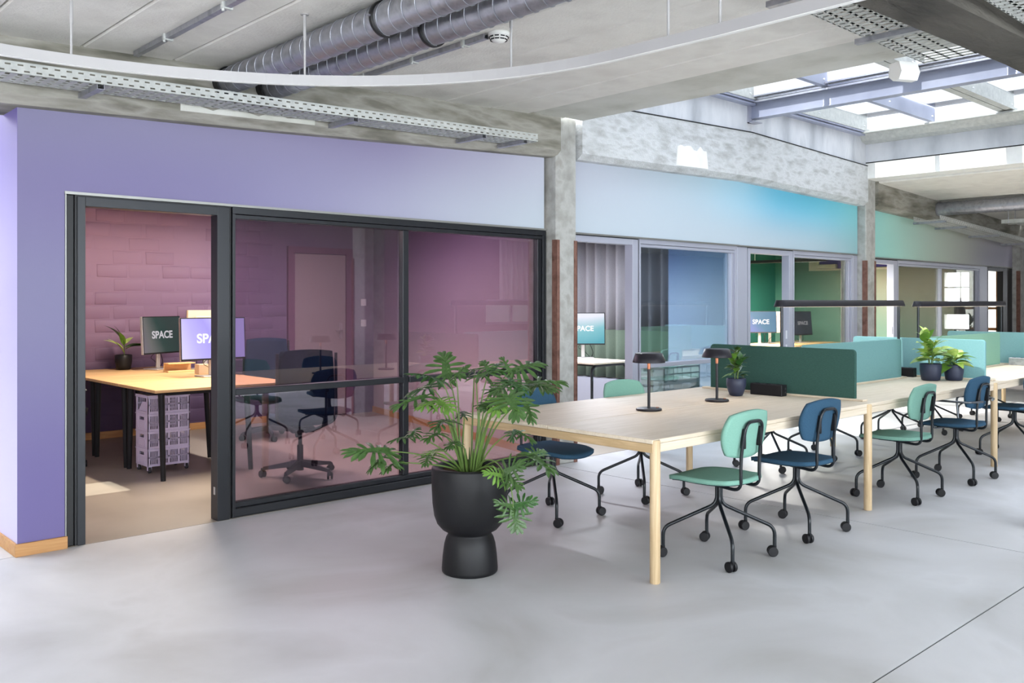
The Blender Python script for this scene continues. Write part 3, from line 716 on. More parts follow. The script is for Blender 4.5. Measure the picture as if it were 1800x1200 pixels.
part('handle', MB().tube([(15.178, 7.52, 1.05), (15.12, 7.52, 1.05), (15.12, 7.64, 1.05)], 0.01, 8), M['black'], d7, world=True)
c1 = curtain('curtain', (9.54, 6.66), (9.54, 9.9), 1.06, 2.7, M['curtain_grey'], 'grey pleated felt curtain with moss green lower part behind the open doorway', wave=0.075, pitch=0.19)
c2 = curtain('lower_panel', (9.54, 6.66), (9.54, 9.9), 0.40, 1.06, M['curtain_green'], None, wave=0.075, pitch=0.19)
c2.parent = c1; c2['label'] = 'moss green lower half of the curtain'
struct('trim_5', MB().bbox(9.45, 6.72, 0, 9.6, 9.9, 0.38, 0.004), M['frame_grey'], label='low grey panel under the felt curtain', cat='panel')
# far room with a daylight window
struct('wall_far_room', MB().box(15.3, 9.0, 0, 21.2, 9.1, 2.76).box(21.0, 5.76, 0, 21.2, 6.2, 2.76).box(21.0, 8.0, 0, 21.2, 9.0, 2.76).box(21.0, 6.2, 0, 21.2, 8.0, 0.4).box(21.0, 6.2, 2.25, 21.2, 8.0, 2.76), M['cream'], label='cream walls of the far room around the bright window', cat='wall')
w8 = sempty('window_8', 'bright window with orange glazing bars seen through the last doorway', 'window', (21.1, 7.1, 0.4))
mb = MB(); mb.box(21.08, 6.2, 1.28, 21.12, 8.0, 1.33); mb.box(21.08, 6.2, 0.82, 21.12, 8.0, 0.88); mb.box(21.08, 7.07, 0.4, 21.12, 7.11, 2.25)
part('glazing_bar', mb, M['ply'], w8, world=True)
part('pane', MB().box(21.14, 6.2, 0.4, 21.15, 8.0, 2.25), M['win_glass'], w8, world=True)
w9 = sempty('window_9', 'unseen side window added to the first room to throw the sun patch on its floor', 'window', (1.48, 7.3, 0.6))  # added opening, sized to shape the sun patch
part('pane', MB().box(1.47, 7.08, 0.6, 1.475, 7.55, 1.36), M['win_glass'], w9, world=True)

# ---- lamps inside the rooms
def pendant(x, y0, y1, z, top, power, col, label, wires):
    p = thing('pendant_light', label, 'lamp', (x, (y0 + y1) / 2, z))
    part('housing', MB().bbox(x - 0.03, y0, z, x + 0.03, y1, z + 0.045, 0.004), M['black'], p, world=True)
    part('diffuser', MB().box(x - 0.022, y0 + 0.02, z - 0.002, x + 0.022, y1 - 0.02, z), M['frame_dark'], p, world=True)
    for y in wires: part('cable', MB().cyl((x, y, z + 0.045), (x, y, top), 0.004, 6), M['white_paint'], p, world=True)
    d = bpy.data.lights.new('pendant_glow', 'AREA'); d.shape = 'RECTANGLE'; d.size = 0.08; d.size_y = y1 - y0; d.energy = power; d.color = lin(col)[:3]
    o = bpy.data.objects.new('pendant_glow', d); link(o); o.location = (x, (y0 + y1) / 2, z - 0.006)
pendant(3.45, 6.7, 8.4, 2.30, 2.76, 64, (255, 236, 214), 'black linear pendant lamp high over the oak desk in the mauve room', (7.0, 8.0))
pendant(12.4, 6.5, 8.4, 2.05, 2.76, 430, (250, 246, 240), 'black linear pendant lamp on white cables in the green room', (6.9, 7.7))
pendant(5.0, 6.7, 8.6, 2.42, 2.76, 85, (255, 244, 240), 'second black linear pendant lamp of the mauve room, behind the dark framed panes', (7.0, 8.0))
pendant(7.6, 6.4, 8.6, 2.30, 2.76, 145, (240, 244, 255), 'black linear pendant lamp over the desk before the felt curtain', (7.0, 8.0))
pendant(17.0, 6.6, 8.2, 2.30, 2.76, 60, (255, 240, 226), 'black linear pendant lamp of the far room', (7.0, 8.0))

# ================================================================== DESK FURNITURE IN THE HALL
TZ = 0.74
tb = thing('bench_table', 'long pale oak bench table with round legs and a centre seam', 'table', (6.07, 3.63, 0))
XL = [3.66, 6.07, 8.48, 10.89, 13.30]; YF, YB, YC = 2.87, 4.385, 3.63
for a, b in zip(XL, XL[1:]):
    for y0, y1 in ((YF, YC - 0.003), (YC + 0.003, YB)):
        part('tabletop', MB().bbox(a + 0.001, y0, TZ - 0.022, b - 0.001, y1, TZ, 0.0025), M['oak'], tb, world=True)
    part('apron', MB().bbox(a + 0.02, YF, 0.672, b - 0.02, YF + 0.022, TZ - 0.023, 0.002), M['oak'], tb, world=True)
    part('apron', MB().bbox(a + 0.02, YB - 0.022, 0.672, b - 0.02, YB, TZ - 0.023, 0.002), M['oak'], tb, world=True)
for a in (XL[0], XL[-1]):
    part('end_apron', MB().bbox(a if a < 5 else a - 0.022, YF + 0.0, 0.672, a + 0.022 if a < 5 else a, YB, TZ - 0.023, 0.002), M['oak_y'], tb, world=True)
for a in XL:
    for y in (YF + 0.006, YB - 0.006):
        xx = a + (0.03 if a == XL[0] else -0.03 if a == XL[-1] else 0)
        part('leg', MB().lathe([(0.024, 0), (0.0275, 0.004), (0.0275, TZ - 0.008), (0.024, TZ - 0.003)], 24, (xx, y, 0)), M['oak_z'], tb, world=True)
    part('cross_rail', MB().bbox(a - 0.015 if a > 4 else a + 0.03, YF + 0.04, 0.675, a + 0.015 if a > 4 else a + 0.06, YB - 0.04, 0.715, 0.002), M['oak_y'], tb, world=True)

def divider(loc, axis, L_, h, mat, label, over=0.07):
    t = thing('desk_divider', label, 'divider', loc, 0 if axis == 0 else PI / 2, 'felt dividers on the bench table')
    part('base_strip', MB().bbox(-L_ / 2 - over, -0.035, 0, L_ / 2 + over, 0.035, 0.014, 0.003), M['oak'], t)
    n = 8; r = 0.03; pts = []
    for cx, cz, a0 in ((L_ / 2 - r, h - r, 0), (-L_ / 2 + r, h - r, 90), ):
        for k in range(n + 1):
            a = R(a0 + 90 * k / n); pts.append((cx + r * math.cos(a), cz + r * math.sin(a)))
    pts += [(-L_ / 2, 0.0145), (L_ / 2, 0.0145)]
    inner = [(x * (1 - 0.004 / (L_ / 2)), z - 0.003 if z > 0.1 else z) for x, z in pts]
    N_ = len(pts); mb = MB(); th = 0.014
    V = [(x, -th, z) for x, z in inner] + [(x, -th + 0.004, z) for x, z in pts] + [(x, th - 0.004, z) for x, z in pts] + [(x, th, z) for x, z in inner]
    F = [tuple(range(N_)), tuple(range(4 * N_ - 1, 3 * N_ - 1, -1))]
    for s_ in range(3): F += [(s_ * N_ + i, (s_ + 1) * N_ + i, (s_ + 1) * N_ + (i + 1) % N_, s_ * N_ + (i + 1) % N_) for i in range(N_)]
    mb.add(V, F)
    part('felt_panel', mb, mat, t)
    return t
H_ = 0.365
divider((6.20, 3.64, TZ), 1, 1.23, H_, M['div_green'], 'deep green felt divider standing across the oak table')
divider((7.42, 3.63, TZ), 0, 1.78, H_, M['div_teal'], 'teal felt divider running along the table centre behind the deep green one')
divider((8.64, 3.62, TZ), 1, 1.24, H_, M['div_aqua'], 'aqua felt divider across the table behind the two plants')
divider((9.86, 3.63, TZ), 0, 1.98, H_, M['div_sage'], 'pale sage felt divider along the table centre behind the aqua one')
divider((11.05, 3.64, TZ), 1, 1.24, H_, M['div_aqua'], 'farthest aqua felt divider across the table at the right picture edge')

def desk_lamp(x, y, label):
    t = thing('table_lamp', label, 'lamp', (x, y, TZ), 0, 'small black table lamps')
    part('base', MB().lathe([(0.001, 0), (0.078, 0), (0.084, 0.003), (0.084, 0.012), (0.080, 0.015), (0.001, 0.0155)], 40, caps=False), M['lamp_black'], t)
    part('pole', MB().tube([(0, 0, 0.015), (0, 0, 0.325)], 0.0095, 14), M['lamp_black'], t)
    part('pole_sleeve', MB().tube([(0, 0, 0.27), (0, 0, 0.328)], 0.0102, 14), M['copper'], t, label='copper coloured upper sleeve of the pole')
    part('shade', MB().lathe([(0.001, 0.375), (0.078, 0.375), (0.088, 0.372), (0.106, 0.319), (0.106, 0.313), (0.1, 0.313), (0.085, 0.345), (0.001, 0.345)], 48, caps=False), M['lamp_black'], t)
    part('diffuser', MB().lathe([(0.001, 0.330), (0.09, 0.330), (0.09, 0.336), (0.001, 0.336)], 32, caps=False), emit('lamp_diffuser', (255, 226, 190), 5), t)
    part('dimmer_knob', MB().lathe([(0.001, 0.0155), (0.01, 0.0155), (0.01, 0.02), (0.001, 0.02)], 12, (0.05, -0.03, 0), False), M['copper'], t)
    return t
desk_lamp(4.65, 3.675, 'black round table lamp nearest the table end')
desk_lamp(5.43, 3.68, 'black round table lamp in front of the small navy planter')
def bridge_lamp(xa, xb, za, label):
    t = thing('bridge_lamp', label, 'lamp', ((xa + xb) / 2, 3.63, TZ), 0, 'wide black bridge lamps')
    L_ = (xb - xa) / 2; n = 10
    def ring(hw, hl, z): 
        pts = []
        for cx, a0 in ((hl - hw, -90), (-(hl - hw), 90)):
            for k in range(n + 1):
                a = R(a0 + 180 * k / n); pts.append((cx + hw * math.cos(a), hw * math.sin(a), z))
        return pts
    z0 = za - TZ
    rings = [ring(0.052, L_, z0), ring(0.052, L_, z0 + 0.006), ring(0.036, L_ - 0.018, z0 + 0.052), ring(0.032, L_ - 0.022, z0 + 0.055)]
    N_ = len(rings[0]); mb = MB(); V = sum(rings, [])
    F = [(s_ * N_ + i, s_ * N_ + (i + 1) % N_, (s_ + 1) * N_ + (i + 1) % N_, (s_ + 1) * N_ + i) for s_ in range(3) for i in range(N_)]
    mb.add(V, F, True); mb.add(rings[3], [tuple(range(N_))]); mb.add(rings[0], [tuple(range(N_ - 1, -1, -1))])
    part('shade', mb, M['lamp_black'], t)
    mb = MB(); q = ring(0.038, L_ - 0.03, z0 - 0.001); mb.add(q, [tuple(range(N_ - 1, -1, -1))])
    part('diffuser', mb, emit('bridge_diffuser', (255, 232, 205), 2.5), t)
    for sx in (-1, 1):
        part('post', MB().tube([(sx * (L_ - 0.07), 0, 0.015), (sx * (L_ - 0.07), 0, z0)], 0.012, 12), M['black_steel'], t)
        part('foot', MB().bbox(sx * (L_ - 0.07) - 0.035, -0.035, 0.0, sx * (L_ - 0.07) + 0.035, 0.035, 0.015, 0.003), M['black'], t)
    return t
bl = bridge_lamp(6.28, 8.52, 1.408, 'wide black bridge lamp spanning the table behind the deep green divider')
bl2 = bridge_lamp(8.82, 11.22, 1.40, 'farther wide black bridge lamp above the sage divider')
# the lamps stand over the dividers: the feet flank their base strips
for t in (bl, bl2): t.location.y = 3.705
def socket_box(loc, rz, L_, mat, label):
    t = thing('power_box', label, 'power box', loc, rz, 'power boxes on the table')
    part('housing', MB().bbox(-L_ / 2, -0.038, 0, L_ / 2, 0.038, 0.085, 0.004), mat, t)
    mb = MB()
    for k in range(3):
        x = -L_ / 2 + L_ * (k + 0.5) / 3; mb.lathe([(0.001, 0), (0.019, 0), (0.019, 0.002), (0.001, 0.002)], 14, (x, 0, 0.085), False)
    part('socket', mb, M['black'], t)
    mb = MB(); mb.cyl((L_ / 2, 0.012, 0.055), (L_ / 2 + 0.003, 0.012, 0.055), 0.008, 10); mb.cyl((L_ / 2, 0.012, 0.03), (L_ / 2 + 0.003, 0.012, 0.03), 0.006, 10)
    part('port', mb, M['plastic_grey'], t)
socket_box((6.08, 3.66, TZ), R(-90), 0.27, M['black'], 'black power box at the foot of the deep green divider')
socket_box((8.54, 3.72, TZ), R(-90), 0.26, M['black'], 'black power box behind the navy planter at the aqua divider')
socket_box((10.95, 3.42, TZ), R(-90), 0.26, M['galv'], 'grey metal power box before the farthest aqua divider')

# ---- chairs
def ring_pts(c, r, a0, a1, n, ax):                 # little arc helper in a plane spanned by two unit vectors
    u, v = ax
    return [Vector(c) + (Vector(u) * math.cos(a0 + (a1 - a0) * k / n) + Vector(v) * math.sin(a0 + (a1 - a0) * k / n)) * r for k in range(n + 1)]
def smooth_path(pts, r=0.04, n=5):
    P = [Vector(p) for p in pts]; out = [P[0]]
    for i in range(1, len(P) - 1):
        a, b = (P[i - 1] - P[i]), (P[i + 1] - P[i])
        q = min(r, a.length * 0.49, b.length * 0.49)
        A_, B_ = P[i] + a.normalized() * q, P[i] + b.normalized() * q
        for k in range(n + 1):
            t = k / n; out.append(A_ * (1 - t) ** 2 + P[i] * 2 * t * (1 - t) + B_ * t * t)
    return out + [P[-1]]
def caster_bm(x, y, rot):
    mb = MB(); ax = Vector((math.cos(rot), math.sin(rot), 0)); pr = Vector((-ax.y, ax.x, 0))
    c = Vector((x, y, 0.029)) + pr * 0.012
    for s_ in (-1, 1):
        mb.tube([c + ax * s_ * 0.007, c + ax * s_ * 0.010, c + ax * s_ * 0.021, c + ax * s_ * 0.0235], [0.027, 0.029, 0.029, 0.025], 18)
    mb.tube([Vector((x, y, 0.075)), Vector((x, y, 0.035))], 0.008, 8)
    mb.box(x - 0.008, y - 0.008, 0.03, x + 0.008, y + 0.008, 0.062)
    return mb
def shell(outline, zf, th, nu=14, nv=14, k=0.30):
    rows = []
    for i in range(nv + 1):
        v = -1 + 2 * i / nv; row = []
        for j in range(nu + 1):
            u = -1 + 2 * j / nu
            # square to rounded square
            uu = u * math.sqrt(1 - k * v * v); vv = v * math.sqrt(1 - k * u * u)
            row.append(zf(uu, vv))
        rows.append(row)
    return MB().sheet(rows, th)
def make_chair(fabric, arms=False):
    t = thing('swivel_chair', 'x', 'chair', (0, 0, 0))
    for i, (sx, sy) in enumerate(((1, 1), (-1, 1), (-1, -1), (1, -1))):
        d = Vector((sx, sy, 0)) / math.sqrt(2)
        o0 = d * 0.012
        pth = smooth_path([o0 + Vector((0, 0, 0.425)), o0 + Vector((0, 0, 0.30)), d * 0.318 + Vector((0, 0, 0.165)), d * 0.318 + Vector((0, 0, 0.06))], 0.045, 6)
        lg = part('leg', MB().tube(pth, 0.0105, 10), M['black_steel'], t)
        part('caster', caster_bm(d.x * 0.318, d.y * 0.318, R((20, 65, -15, 40)[i])), M['caster'], lg)
    part('seat_plate', MB().bbox(-0.09, -0.10, 0.418, 0.09, 0.12, 0.432, 0.004).bbox(0.1, 0.05, 0.42, 0.17, 0.062, 0.428, 0.001), M['black_steel'], t)
    def seatf(u, v):
        w = 0.212 * (1 - 0.08 * max(0, v) - 0.04 * max(0, -v)); x = u * w
        y = 0.028 + v * 0.236
        z = 0.460 + 0.008 * u * u - 0.022 * max(0, v - 0.35) ** 2 * 2 + 0.014 * max(0, -v - 0.3) ** 2 * 2
        return (x, y, z)
    part('seat', shell(None, seatf, 0.024), fabric, t)
    def seatu(u, v):
        x, y, z = seatf(u * 0.93, v * 0.93); return (x, y, z - 0.0245)
    part('seat_shell', shell(None, seatu, 0.006), M['shell_shade'], t)
    def backf(u, v):                                # v up
        w = 0.228 * (1.0 - 0.05 * v * v + 0.03 * v)
        x = u * w; z = 0.718 + v * 0.132
        y = -0.205 - 0.16 * (z - 0.72) * 1.0 + 0.035 * u * u
        return (x, y, z)
    part('backrest', shell(None, backf, 0.020), fabric, t)
    # rear hoop
    hw = 0.098
    pth = [(-hw, 0.02, 0.430), (-hw, -0.200, 0.412), (-hw, -0.200, 0.60), (-hw + 0.010, -0.228, 0.79), (hw - 0.010, -0.228, 0.79), (hw, -0.200, 0.60), (hw, -0.200, 0.412), (hw, 0.02, 0.430)]
    part('back_frame', MB().tube(smooth_path(pth, 0.055, 6), 0.0095, 10), M['black_steel'], t)
    for s_ in (-1, 1): part('back_clip', MB().bbox(s_ * (hw - .013) - 0.007, -0.222, 0.645, s_ * (hw - .013) + 0.007, -0.190, 0.755, 0.003), M['black'], t)
    if arms:
        for s_ in (-1, 1):
            pth = [(s_ * 0.10, 0.06, 0.425), (s_ * 0.255, 0.08, 0.425), (s_ * 0.262, 0.10, 0.655), (s_ * 0.262, -0.20, 0.655), (s_ * 0.10, -0.245, 0.655)]
            part('armrest', MB().tube(smooth_path(pth, 0.05, 5), 0.009, 10), M['alu_dark'], t)
    return t
pm = make_chair(M['mint']); pb = copy_tree(pm); setmat(pb, M['mint'], M['blue']); pa = make_chair(M['blue'], True)
first = {'m': pm, 'b': pb, 'a': pa}; seen = set()
def chair(kind, x, y, rz, label, group):
    if kind not in seen: seen.add(kind); o = first[kind]
    else: o = copy_tree(first[kind])
    o.location = (x, y, 0); o.rotation_euler = (0, 0, rz); o['label'] = label; o['group'] = group
FRG, BKG = 'swivel chairs along the front of the table', 'swivel chairs along the far side of the table'
chair('m', 4.35, 2.935, R(2), 'mint green swivel chair at the front of the table nearest its end', FRG)
chair('b', 5.20, 2.93, R(-2), 'dark blue swivel chair without arms right beside the nearest mint one', FRG)
chair('m', 6.67, 2.92, R(1), 'mint green swivel chair seen behind the second front table leg', FRG)
chair('a', 7.69, 2.90, R(-1), 'dark blue swivel chair with thin tube armrests at the front of the table', FRG)
chair('b', 9.28, 2.97, R(0), 'dark blue swivel chair cut off by the right picture edge', FRG)
chair('b', 4.35, 4.26, R(184), 'dark blue swivel chair across the table behind the big plant', BKG)
chair('m', 5.31, 4.27, R(178), 'mint green swivel chair across the table left of the first table lamp', BKG)
chair('b', 7.05, 4.22, R(181), 'swivel chair across the table behind the deep green divider', BKG)
chair('m', 7.90, 4.18, R(178), 'swivel chair across the table behind the teal divider', BKG)
chair('m', 9.40, 4.20, R(183), 'swivel chair across the table behind the aqua divider', BKG)
chair('b', 10.30, 4.15, R(179), 'swivel chair across the table behind the sage divider', BKG)
chair('m', 11.90, 4.15, R(181), 'farthest swivel chair across the table near the right edge', BKG)

# ---- plants
def leaf_matrix(base, tip, up=(0, 0, 1), roll=0.0):
    b, t = Vector(base), Vector(tip); y = (t - b); L_ = y.length; y.normalize()
    up = Vector(up); x = y.cross(up)
    if x.length < 1e-3: x = y.cross(Vector((0, -1, 0.2)))
    x.normalize(); z = x.cross(y)
    m = Matrix((x, y, z)).transposed().to_4x4(); m = m @ Matrix.Rotation(roll, 4, 'Y')
    m.translation = b
    return m, L_
def lobed_leaf(seed, n=6):
    """split leaf of unit length: base at the origin, midrib along +Y, face +Z"""
    rr = random.Random(seed); mb = MB()
    def lobe(root, ang, ln, w, drop):
        d = Vector((math.sin(ang), math.cos(ang), 0)); s_ = Vector((d.y, -d.x, 0))
        curl = rr.uniform(-0.12, 0.12)
        st = [(0.0, 0.55), (0.30, 0.72), (0.60, 1.0), (0.84, 0.72)]
        V = []
        for f, ww in st:
            c = root + d * ln * f + s_ * curl * ln * f * f; c.z -= drop * f * f * ln
            V += [c - s_ * w * ww + Vector((0, 0, 0.018)), c + Vector((0, 0, -0.006)), c + s_ * w * ww + Vector((0, 0, 0.018))]
        tipp = root + d * ln + s_ * curl * ln; tipp.z -= drop * ln; V.append(tipp)
        F = []
        for i in range(3): F += [(3 * i, 3 * i + 1, 3 * i + 4, 3 * i + 3), (3 * i + 1, 3 * i + 2, 3 * i + 5, 3 * i + 4)]
        F += [(9, 10, 12), (10, 11, 12)]
        mb.add(V, F, True)
    zf = lambda s_: 0.05 * math.sin(s_ * 2.2) - 0.16 * s_ * s_
    rows = []
    for i in range(7):
        s_ = i / 6 * 0.84; w = 0.115 * (1 - s_) + 0.03
        rows.append([(-w, s_, zf(s_) + 0.02), (0, s_, zf(s_) - 0.006), (w, s_, zf(s_) + 0.02)])
    mb.sheet(rows)
    for k in range(n):
        f = k / (n - 1)
        for sd in (-1, 1):
            s_ = 0.02 + 0.70 * f + rr.uniform(-.015, .015)
            ang = sd * R(138 - 112 * f ** 0.8 + rr.uniform(-7, 7))
            ln = (0.34 + 0.26 * math.sin(PI * min(1, f * 1.25 + 0.12))) * rr.uniform(0.88, 1.1)
            if k == 0: ln *= 0.8
            lobe(Vector((sd * 0.03, s_, zf(s_))), ang, ln, 0.064 * rr.uniform(0.85, 1.15), rr.uniform(0.12, 0.4))
    lobe(Vector((0, 0.74, zf(0.74))), 0.0, 0.30, 0.055, 0.3)
    return mb
pp_ = thing('potted_plant', 'large split-leaf plant in a black goblet-shaped floor pot at the table end', 'plant', (3.13, 3.69, 0))
part('pot', MB().lathe([(0.001, 0.0), (0.145, 0.0), (0.150, 0.006), (0.151, 0.02), (0.146, 0.09), (0.138, 0.15), (0.128, 0.185), (0.118, 0.202), (0.1155, 0.209), (0.122, 0.216), (0.150, 0.232), (0.176, 0.262), (0.192, 0.305), (0.201, 0.37), (0.205, 0.45), (0.206, 0.555), (0.204, 0.563), (0.199, 0.566), (0.176, 0.566), (0.171, 0.562), (0.170, 0.52), (0.001, 0.52)], 64, caps=False), M['pot_black'], pp_)
rs = random.Random(11); mb = MB()
rows = [[(0.17 * i / 8 * math.cos(2 * PI * j / 28), 0.17 * i / 8 * math.sin(2 * PI * j / 28), 0.532 + rs.uniform(-.006, .01)) for j in range(29)] for i in range(9)]
for r_ in rows: r_[-1] = r_[0]
part('soil', mb.sheet(rows), M['soil'], pp_)
LEAVES = [
((3.108,3.857,1.030),(3.188,3.987,1.185),1.00),
((2.982,3.769,1.031),(2.773,3.759,1.091),0.80),
((3.076,3.749,1.038),(3.199,3.771,1.118),0.55),
((3.162,3.670,1.038),(3.375,3.675,1.083),0.75),
((3.280,3.696,1.058),(3.311,3.804,1.130),0.80),
((3.284,3.692,1.068),(3.472,3.790,1.117),0.70),
((3.396,3.656,1.051),(3.400,3.721,1.130),0.80),
((3.401,3.652,1.054),(3.644,3.630,1.117),0.80),
((3.233,3.467,1.023),(3.029,3.383,0.989),0.90),
((3.217,3.481,1.035),(3.177,3.313,0.984),0.90),
((3.392,3.523,0.997),(3.598,3.399,1.017),0.75),
((3.357,3.487,0.995),(3.337,3.233,1.002),0.60),
((2.907,3.770,0.948),(2.704,3.823,0.908),0.75),
((2.980,3.839,0.983),(2.998,4.096,0.945),0.70),
((2.911,3.698,0.926),(2.747,3.646,0.914),0.80),
((2.911,3.698,0.932),(2.877,3.525,0.897),0.80),
((2.978,3.705,0.824),(2.810,3.588,0.810),0.80),
((3.110,3.718,0.830),(3.199,3.839,0.855),0.60),
((3.177,3.655,0.879),(3.282,3.694,0.911),0.70),
((3.082,3.334,0.975),(3.043,3.206,0.867),1.25),
((3.115,3.371,0.969),(2.945,3.298,0.900),1.00),
((3.282,3.694,0.948),(3.390,3.730,0.983),0.80),
((3.281,3.421,0.921),(3.246,3.317,0.820),0.80),
((2.927,3.684,0.760),(2.772,3.623,0.753),0.80),
((2.841,3.832,0.734),(2.695,3.831,0.732),0.80),
((2.846,3.828,0.740),(2.928,3.887,0.774),0.70),
((2.704,3.823,0.673),(2.468,3.906,0.695),0.80),
((2.699,3.827,0.661),(2.529,3.781,0.601),0.60),
((2.734,3.795,0.620),(2.670,3.786,0.600),0.80),
((2.822,3.645,0.664),(2.951,3.729,0.686),1.00),
((2.826,3.641,0.664),(2.745,3.579,0.641),1.00),
((3.013,3.672,0.710),(2.923,3.618,0.696),0.80),
((3.244,3.456,0.764),(3.255,3.309,0.726),0.80),
((3.246,3.454,0.767),(3.126,3.361,0.745),0.70),
((3.194,3.297,0.664),(3.185,3.101,0.605),1.10),
((3.194,3.297,0.658),(3.272,3.293,0.673),0.80),
((2.999,3.274,0.599),(3.039,3.169,0.664),1.20),
((2.995,3.278,0.582),(2.917,3.283,0.609),1.00),
((3.007,3.266,0.588),(2.998,3.166,0.548),1.10),
((3.019,3.229,0.432),(2.998,3.166,0.321),1.35),
((3.019,3.229,0.435),(2.929,3.230,0.471),0.90),
((3.023,3.225,0.440),(3.088,3.164,0.468),0.90),
((3.100,3.454,0.926),(2.950,3.389,0.914),0.80),
((3.285,3.828,1.060),(3.296,3.955,1.059),0.80)

]
lm = []
for k in range(6):
    for mt in ('leaf', 'leaf_bright', 'leaf_dark'):
        me = lobed_leaf(20 + k, 5 + k % 3).mesh('leaf'); me.materials.append(M[mt]); lm.append((mt, me))
bright = {14, 15, 20, 29, 37}
for i, (b, t, w) in enumerate(LEAVES):
    mt = 'leaf_bright' if i in bright else ('leaf_dark' if i % 4 == 1 else 'leaf')
    me = [m_ for q, m_ in lm if q == mt][rs.randrange(6)]
    B_, T_ = Vector(b), Vector(t)
    # faces look up and a little outward from the plant's axis
    out = Vector((B_.x - 3.13, B_.y - 3.69, 0)); 
    hang = max(0.0, min(1.0, (0.75 - B_.z) / 0.4))
    upv = Vector((0, 0, 1)) + out * (0.5 + 3.0 * hang) + Vector((-0.35, -0.35, 0)) * 0.9
    mtx, L_ = leaf_matrix(b, t, upv, rs.uniform(-0.2, 0.2))
    o = bpy.data.objects.new('leaf', me); link(o, pp_)
    L_ = max(L_, 0.125) * 0.98
    o.matrix_local = Matrix.Translation(Vector((-3.13, -3.69, 0))) @ mtx @ Matrix.Diagonal((L_ * w, L_, L_, 1))
# petioles: from the crown in the pot to each leaf base
done = []
for b, t, w in LEAVES:
    B_ = Vector(b) - Vector((3.13, 3.69, 0))
    if any((B_ - q).length < 0.03 for q in done): continue
    done.append(B_)
    a = math.atan2(B_.y, B_.x) + rs.uniform(-.4, .4)
    S_ = Vector((0.05 * math.cos(a), 0.05 * math.sin(a), 0.53))
    if B_.z > 0.62:
        c1_ = S_ + Vector((B_.x * 0.12, B_.y * 0.12, (B_.z - 0.53) * 0.55)); c2_ = Vector((B_.x * 0.75, B_.y * 0.75, B_.z - 0.02 + 0.02 * rs.random()))
    elif B_.z > 0.5:
        c1_ = S_ + Vector((B_.x * 0.3, B_.y * 0.3, 0.13)); c2_ = Vector((B_.x * 0.8, B_.y * 0.8, B_.z + 0.07))
    else:
        c1_ = S_ + Vector((B_.x * 0.5, B_.y * 0.5, 0.14)); c2_ = Vector((B_.x * 1.02, B_.y * 1.02, 0.60))
    pth = []
    for k in range(13):
        u = k / 12; pth.append(S_ * (1 - u) ** 3 + c1_ * 3 * u * (1 - u) ** 2 + c2_ * 3 * u * u * (1 - u) + B_ * u ** 3)
    part('petiole', MB().tube(pth, [0.0056 - 0.003 * k / 12 for k in range(13)], 7), M['stem'], pp_)
mb = MB()
for k in range(14):
    a = k * 2.4; r_ = 0.012 + 0.004 * k
    mb.tube([(r_ * math.cos(a) * .6, r_ * math.sin(a) * .6, 0.525), (r_ * math.cos(a), r_ * math.sin(a), 0.59), (r_ * 1.5 * math.cos(a), r_ * 1.5 * math.sin(a), 0.66)], [0.009, 0.007, 0.002], 6)
part('leaf_sheath', mb, M['stem'], pp_)

def simple_leaf(w=0.32, droop=0.25, fold=0.08):
    rows = []
    for i in range(9):
        s_ = i / 8; hw = w * math.sin(PI * min(1, s_ ** 0.8)) ** 0.9 * (1 - 0.25 * s_) + 0.004
        z = 0.12 * math.sin(s_ * PI * 0.6) - droop * s_ * s_
        rows.append([(-hw, s_, z + fold * hw * 2), (-hw * .5, s_, z + fold * hw * .6), (0, s_, z), (hw * .5, s_, z + fold * hw * .6), (hw, s_, z + fold * hw * 2)])
    return MB().sheet(rows)
def cup(r0, r1, h):
    return MB().lathe([(0.001, 0), (r0 * 0.8, 0), (r0, 0.006), (r0 + (r1 - r0) * .5, h * .3), (r1, h * .6), (r1, h - .003), (r1 - .003, h), (r1 - .008, h), (r1 - .009, h - .004), (r1 - .011, h - .02), (0.001, h - .02)], 36, caps=False)
def small_plant(name, loc, r0, r1, h, leaves, mats, label, cat='plant', pot='pot_navy', stemh=0.12, nst=3, seed=1, group=None, w=0.3, rz=0.0, spread=0.04, shine=None):
    t = thing(name, label, cat, loc, rz, group)
    part('pot', cup(r0, r1, h), M[pot], t)
    part('soil', MB().lathe([(0.001, h - .017), (r1 - .012, h - .017)], 24, caps=False), M['soil'], t)
    q = random.Random(seed); mes = []
    for mt in mats:
        me = simple_leaf(w, q.uniform(.15, .35)).mesh('leaf'); me.materials.append(M[mt]); mes.append(me)
    stems = []
    for k in range(nst):
        a = 2 * PI * k / nst + q.random(); lean = spread * q.uniform(0.3, 1)
        stems.append((Vector((0.012 * math.cos(a), 0.012 * math.sin(a), h - .02)), Vector((lean * math.cos(a), lean * math.sin(a), h + stemh * q.uniform(.75, 1)))))
    mb = MB()
    for s_, e in stems: mb.tube([s_, (s_ + e) / 2 + Vector((0.004, 0, 0)), e], [0.004, 0.0035, 0.0025], 6)
    part('stem', mb, M['stem'], t)
    for k, (ln, az, el) in enumerate(leaves):
        s_, e = stems[k % nst]; f = 0.12 + 0.88 * ((k // nst) + 1) / max(1, math.ceil(len(leaves) / nst))
        b = s_.lerp(e, min(1, f))
        d = Vector((math.cos(R(az)) * math.cos(R(el)), math.sin(R(az)) * math.cos(R(el)), math.sin(R(el))))
        mtx, L_ = leaf_matrix(b, b + d * ln, (0, 0, 1), q.uniform(-.4, .4))
        o = bpy.data.objects.new('leaf', mes[k % len(mes)]); link(o, t)
        o.matrix_local = mtx @ Matrix.Diagonal((ln, ln, ln, 1))
    return t
q = random.Random(4)
lv = [(q.uniform(.085, .125) * (1 - .2 * k / 33), k * 137.5, 8 + 52 * (k / 33) + q.uniform(-12, 12)) for k in range(34)]
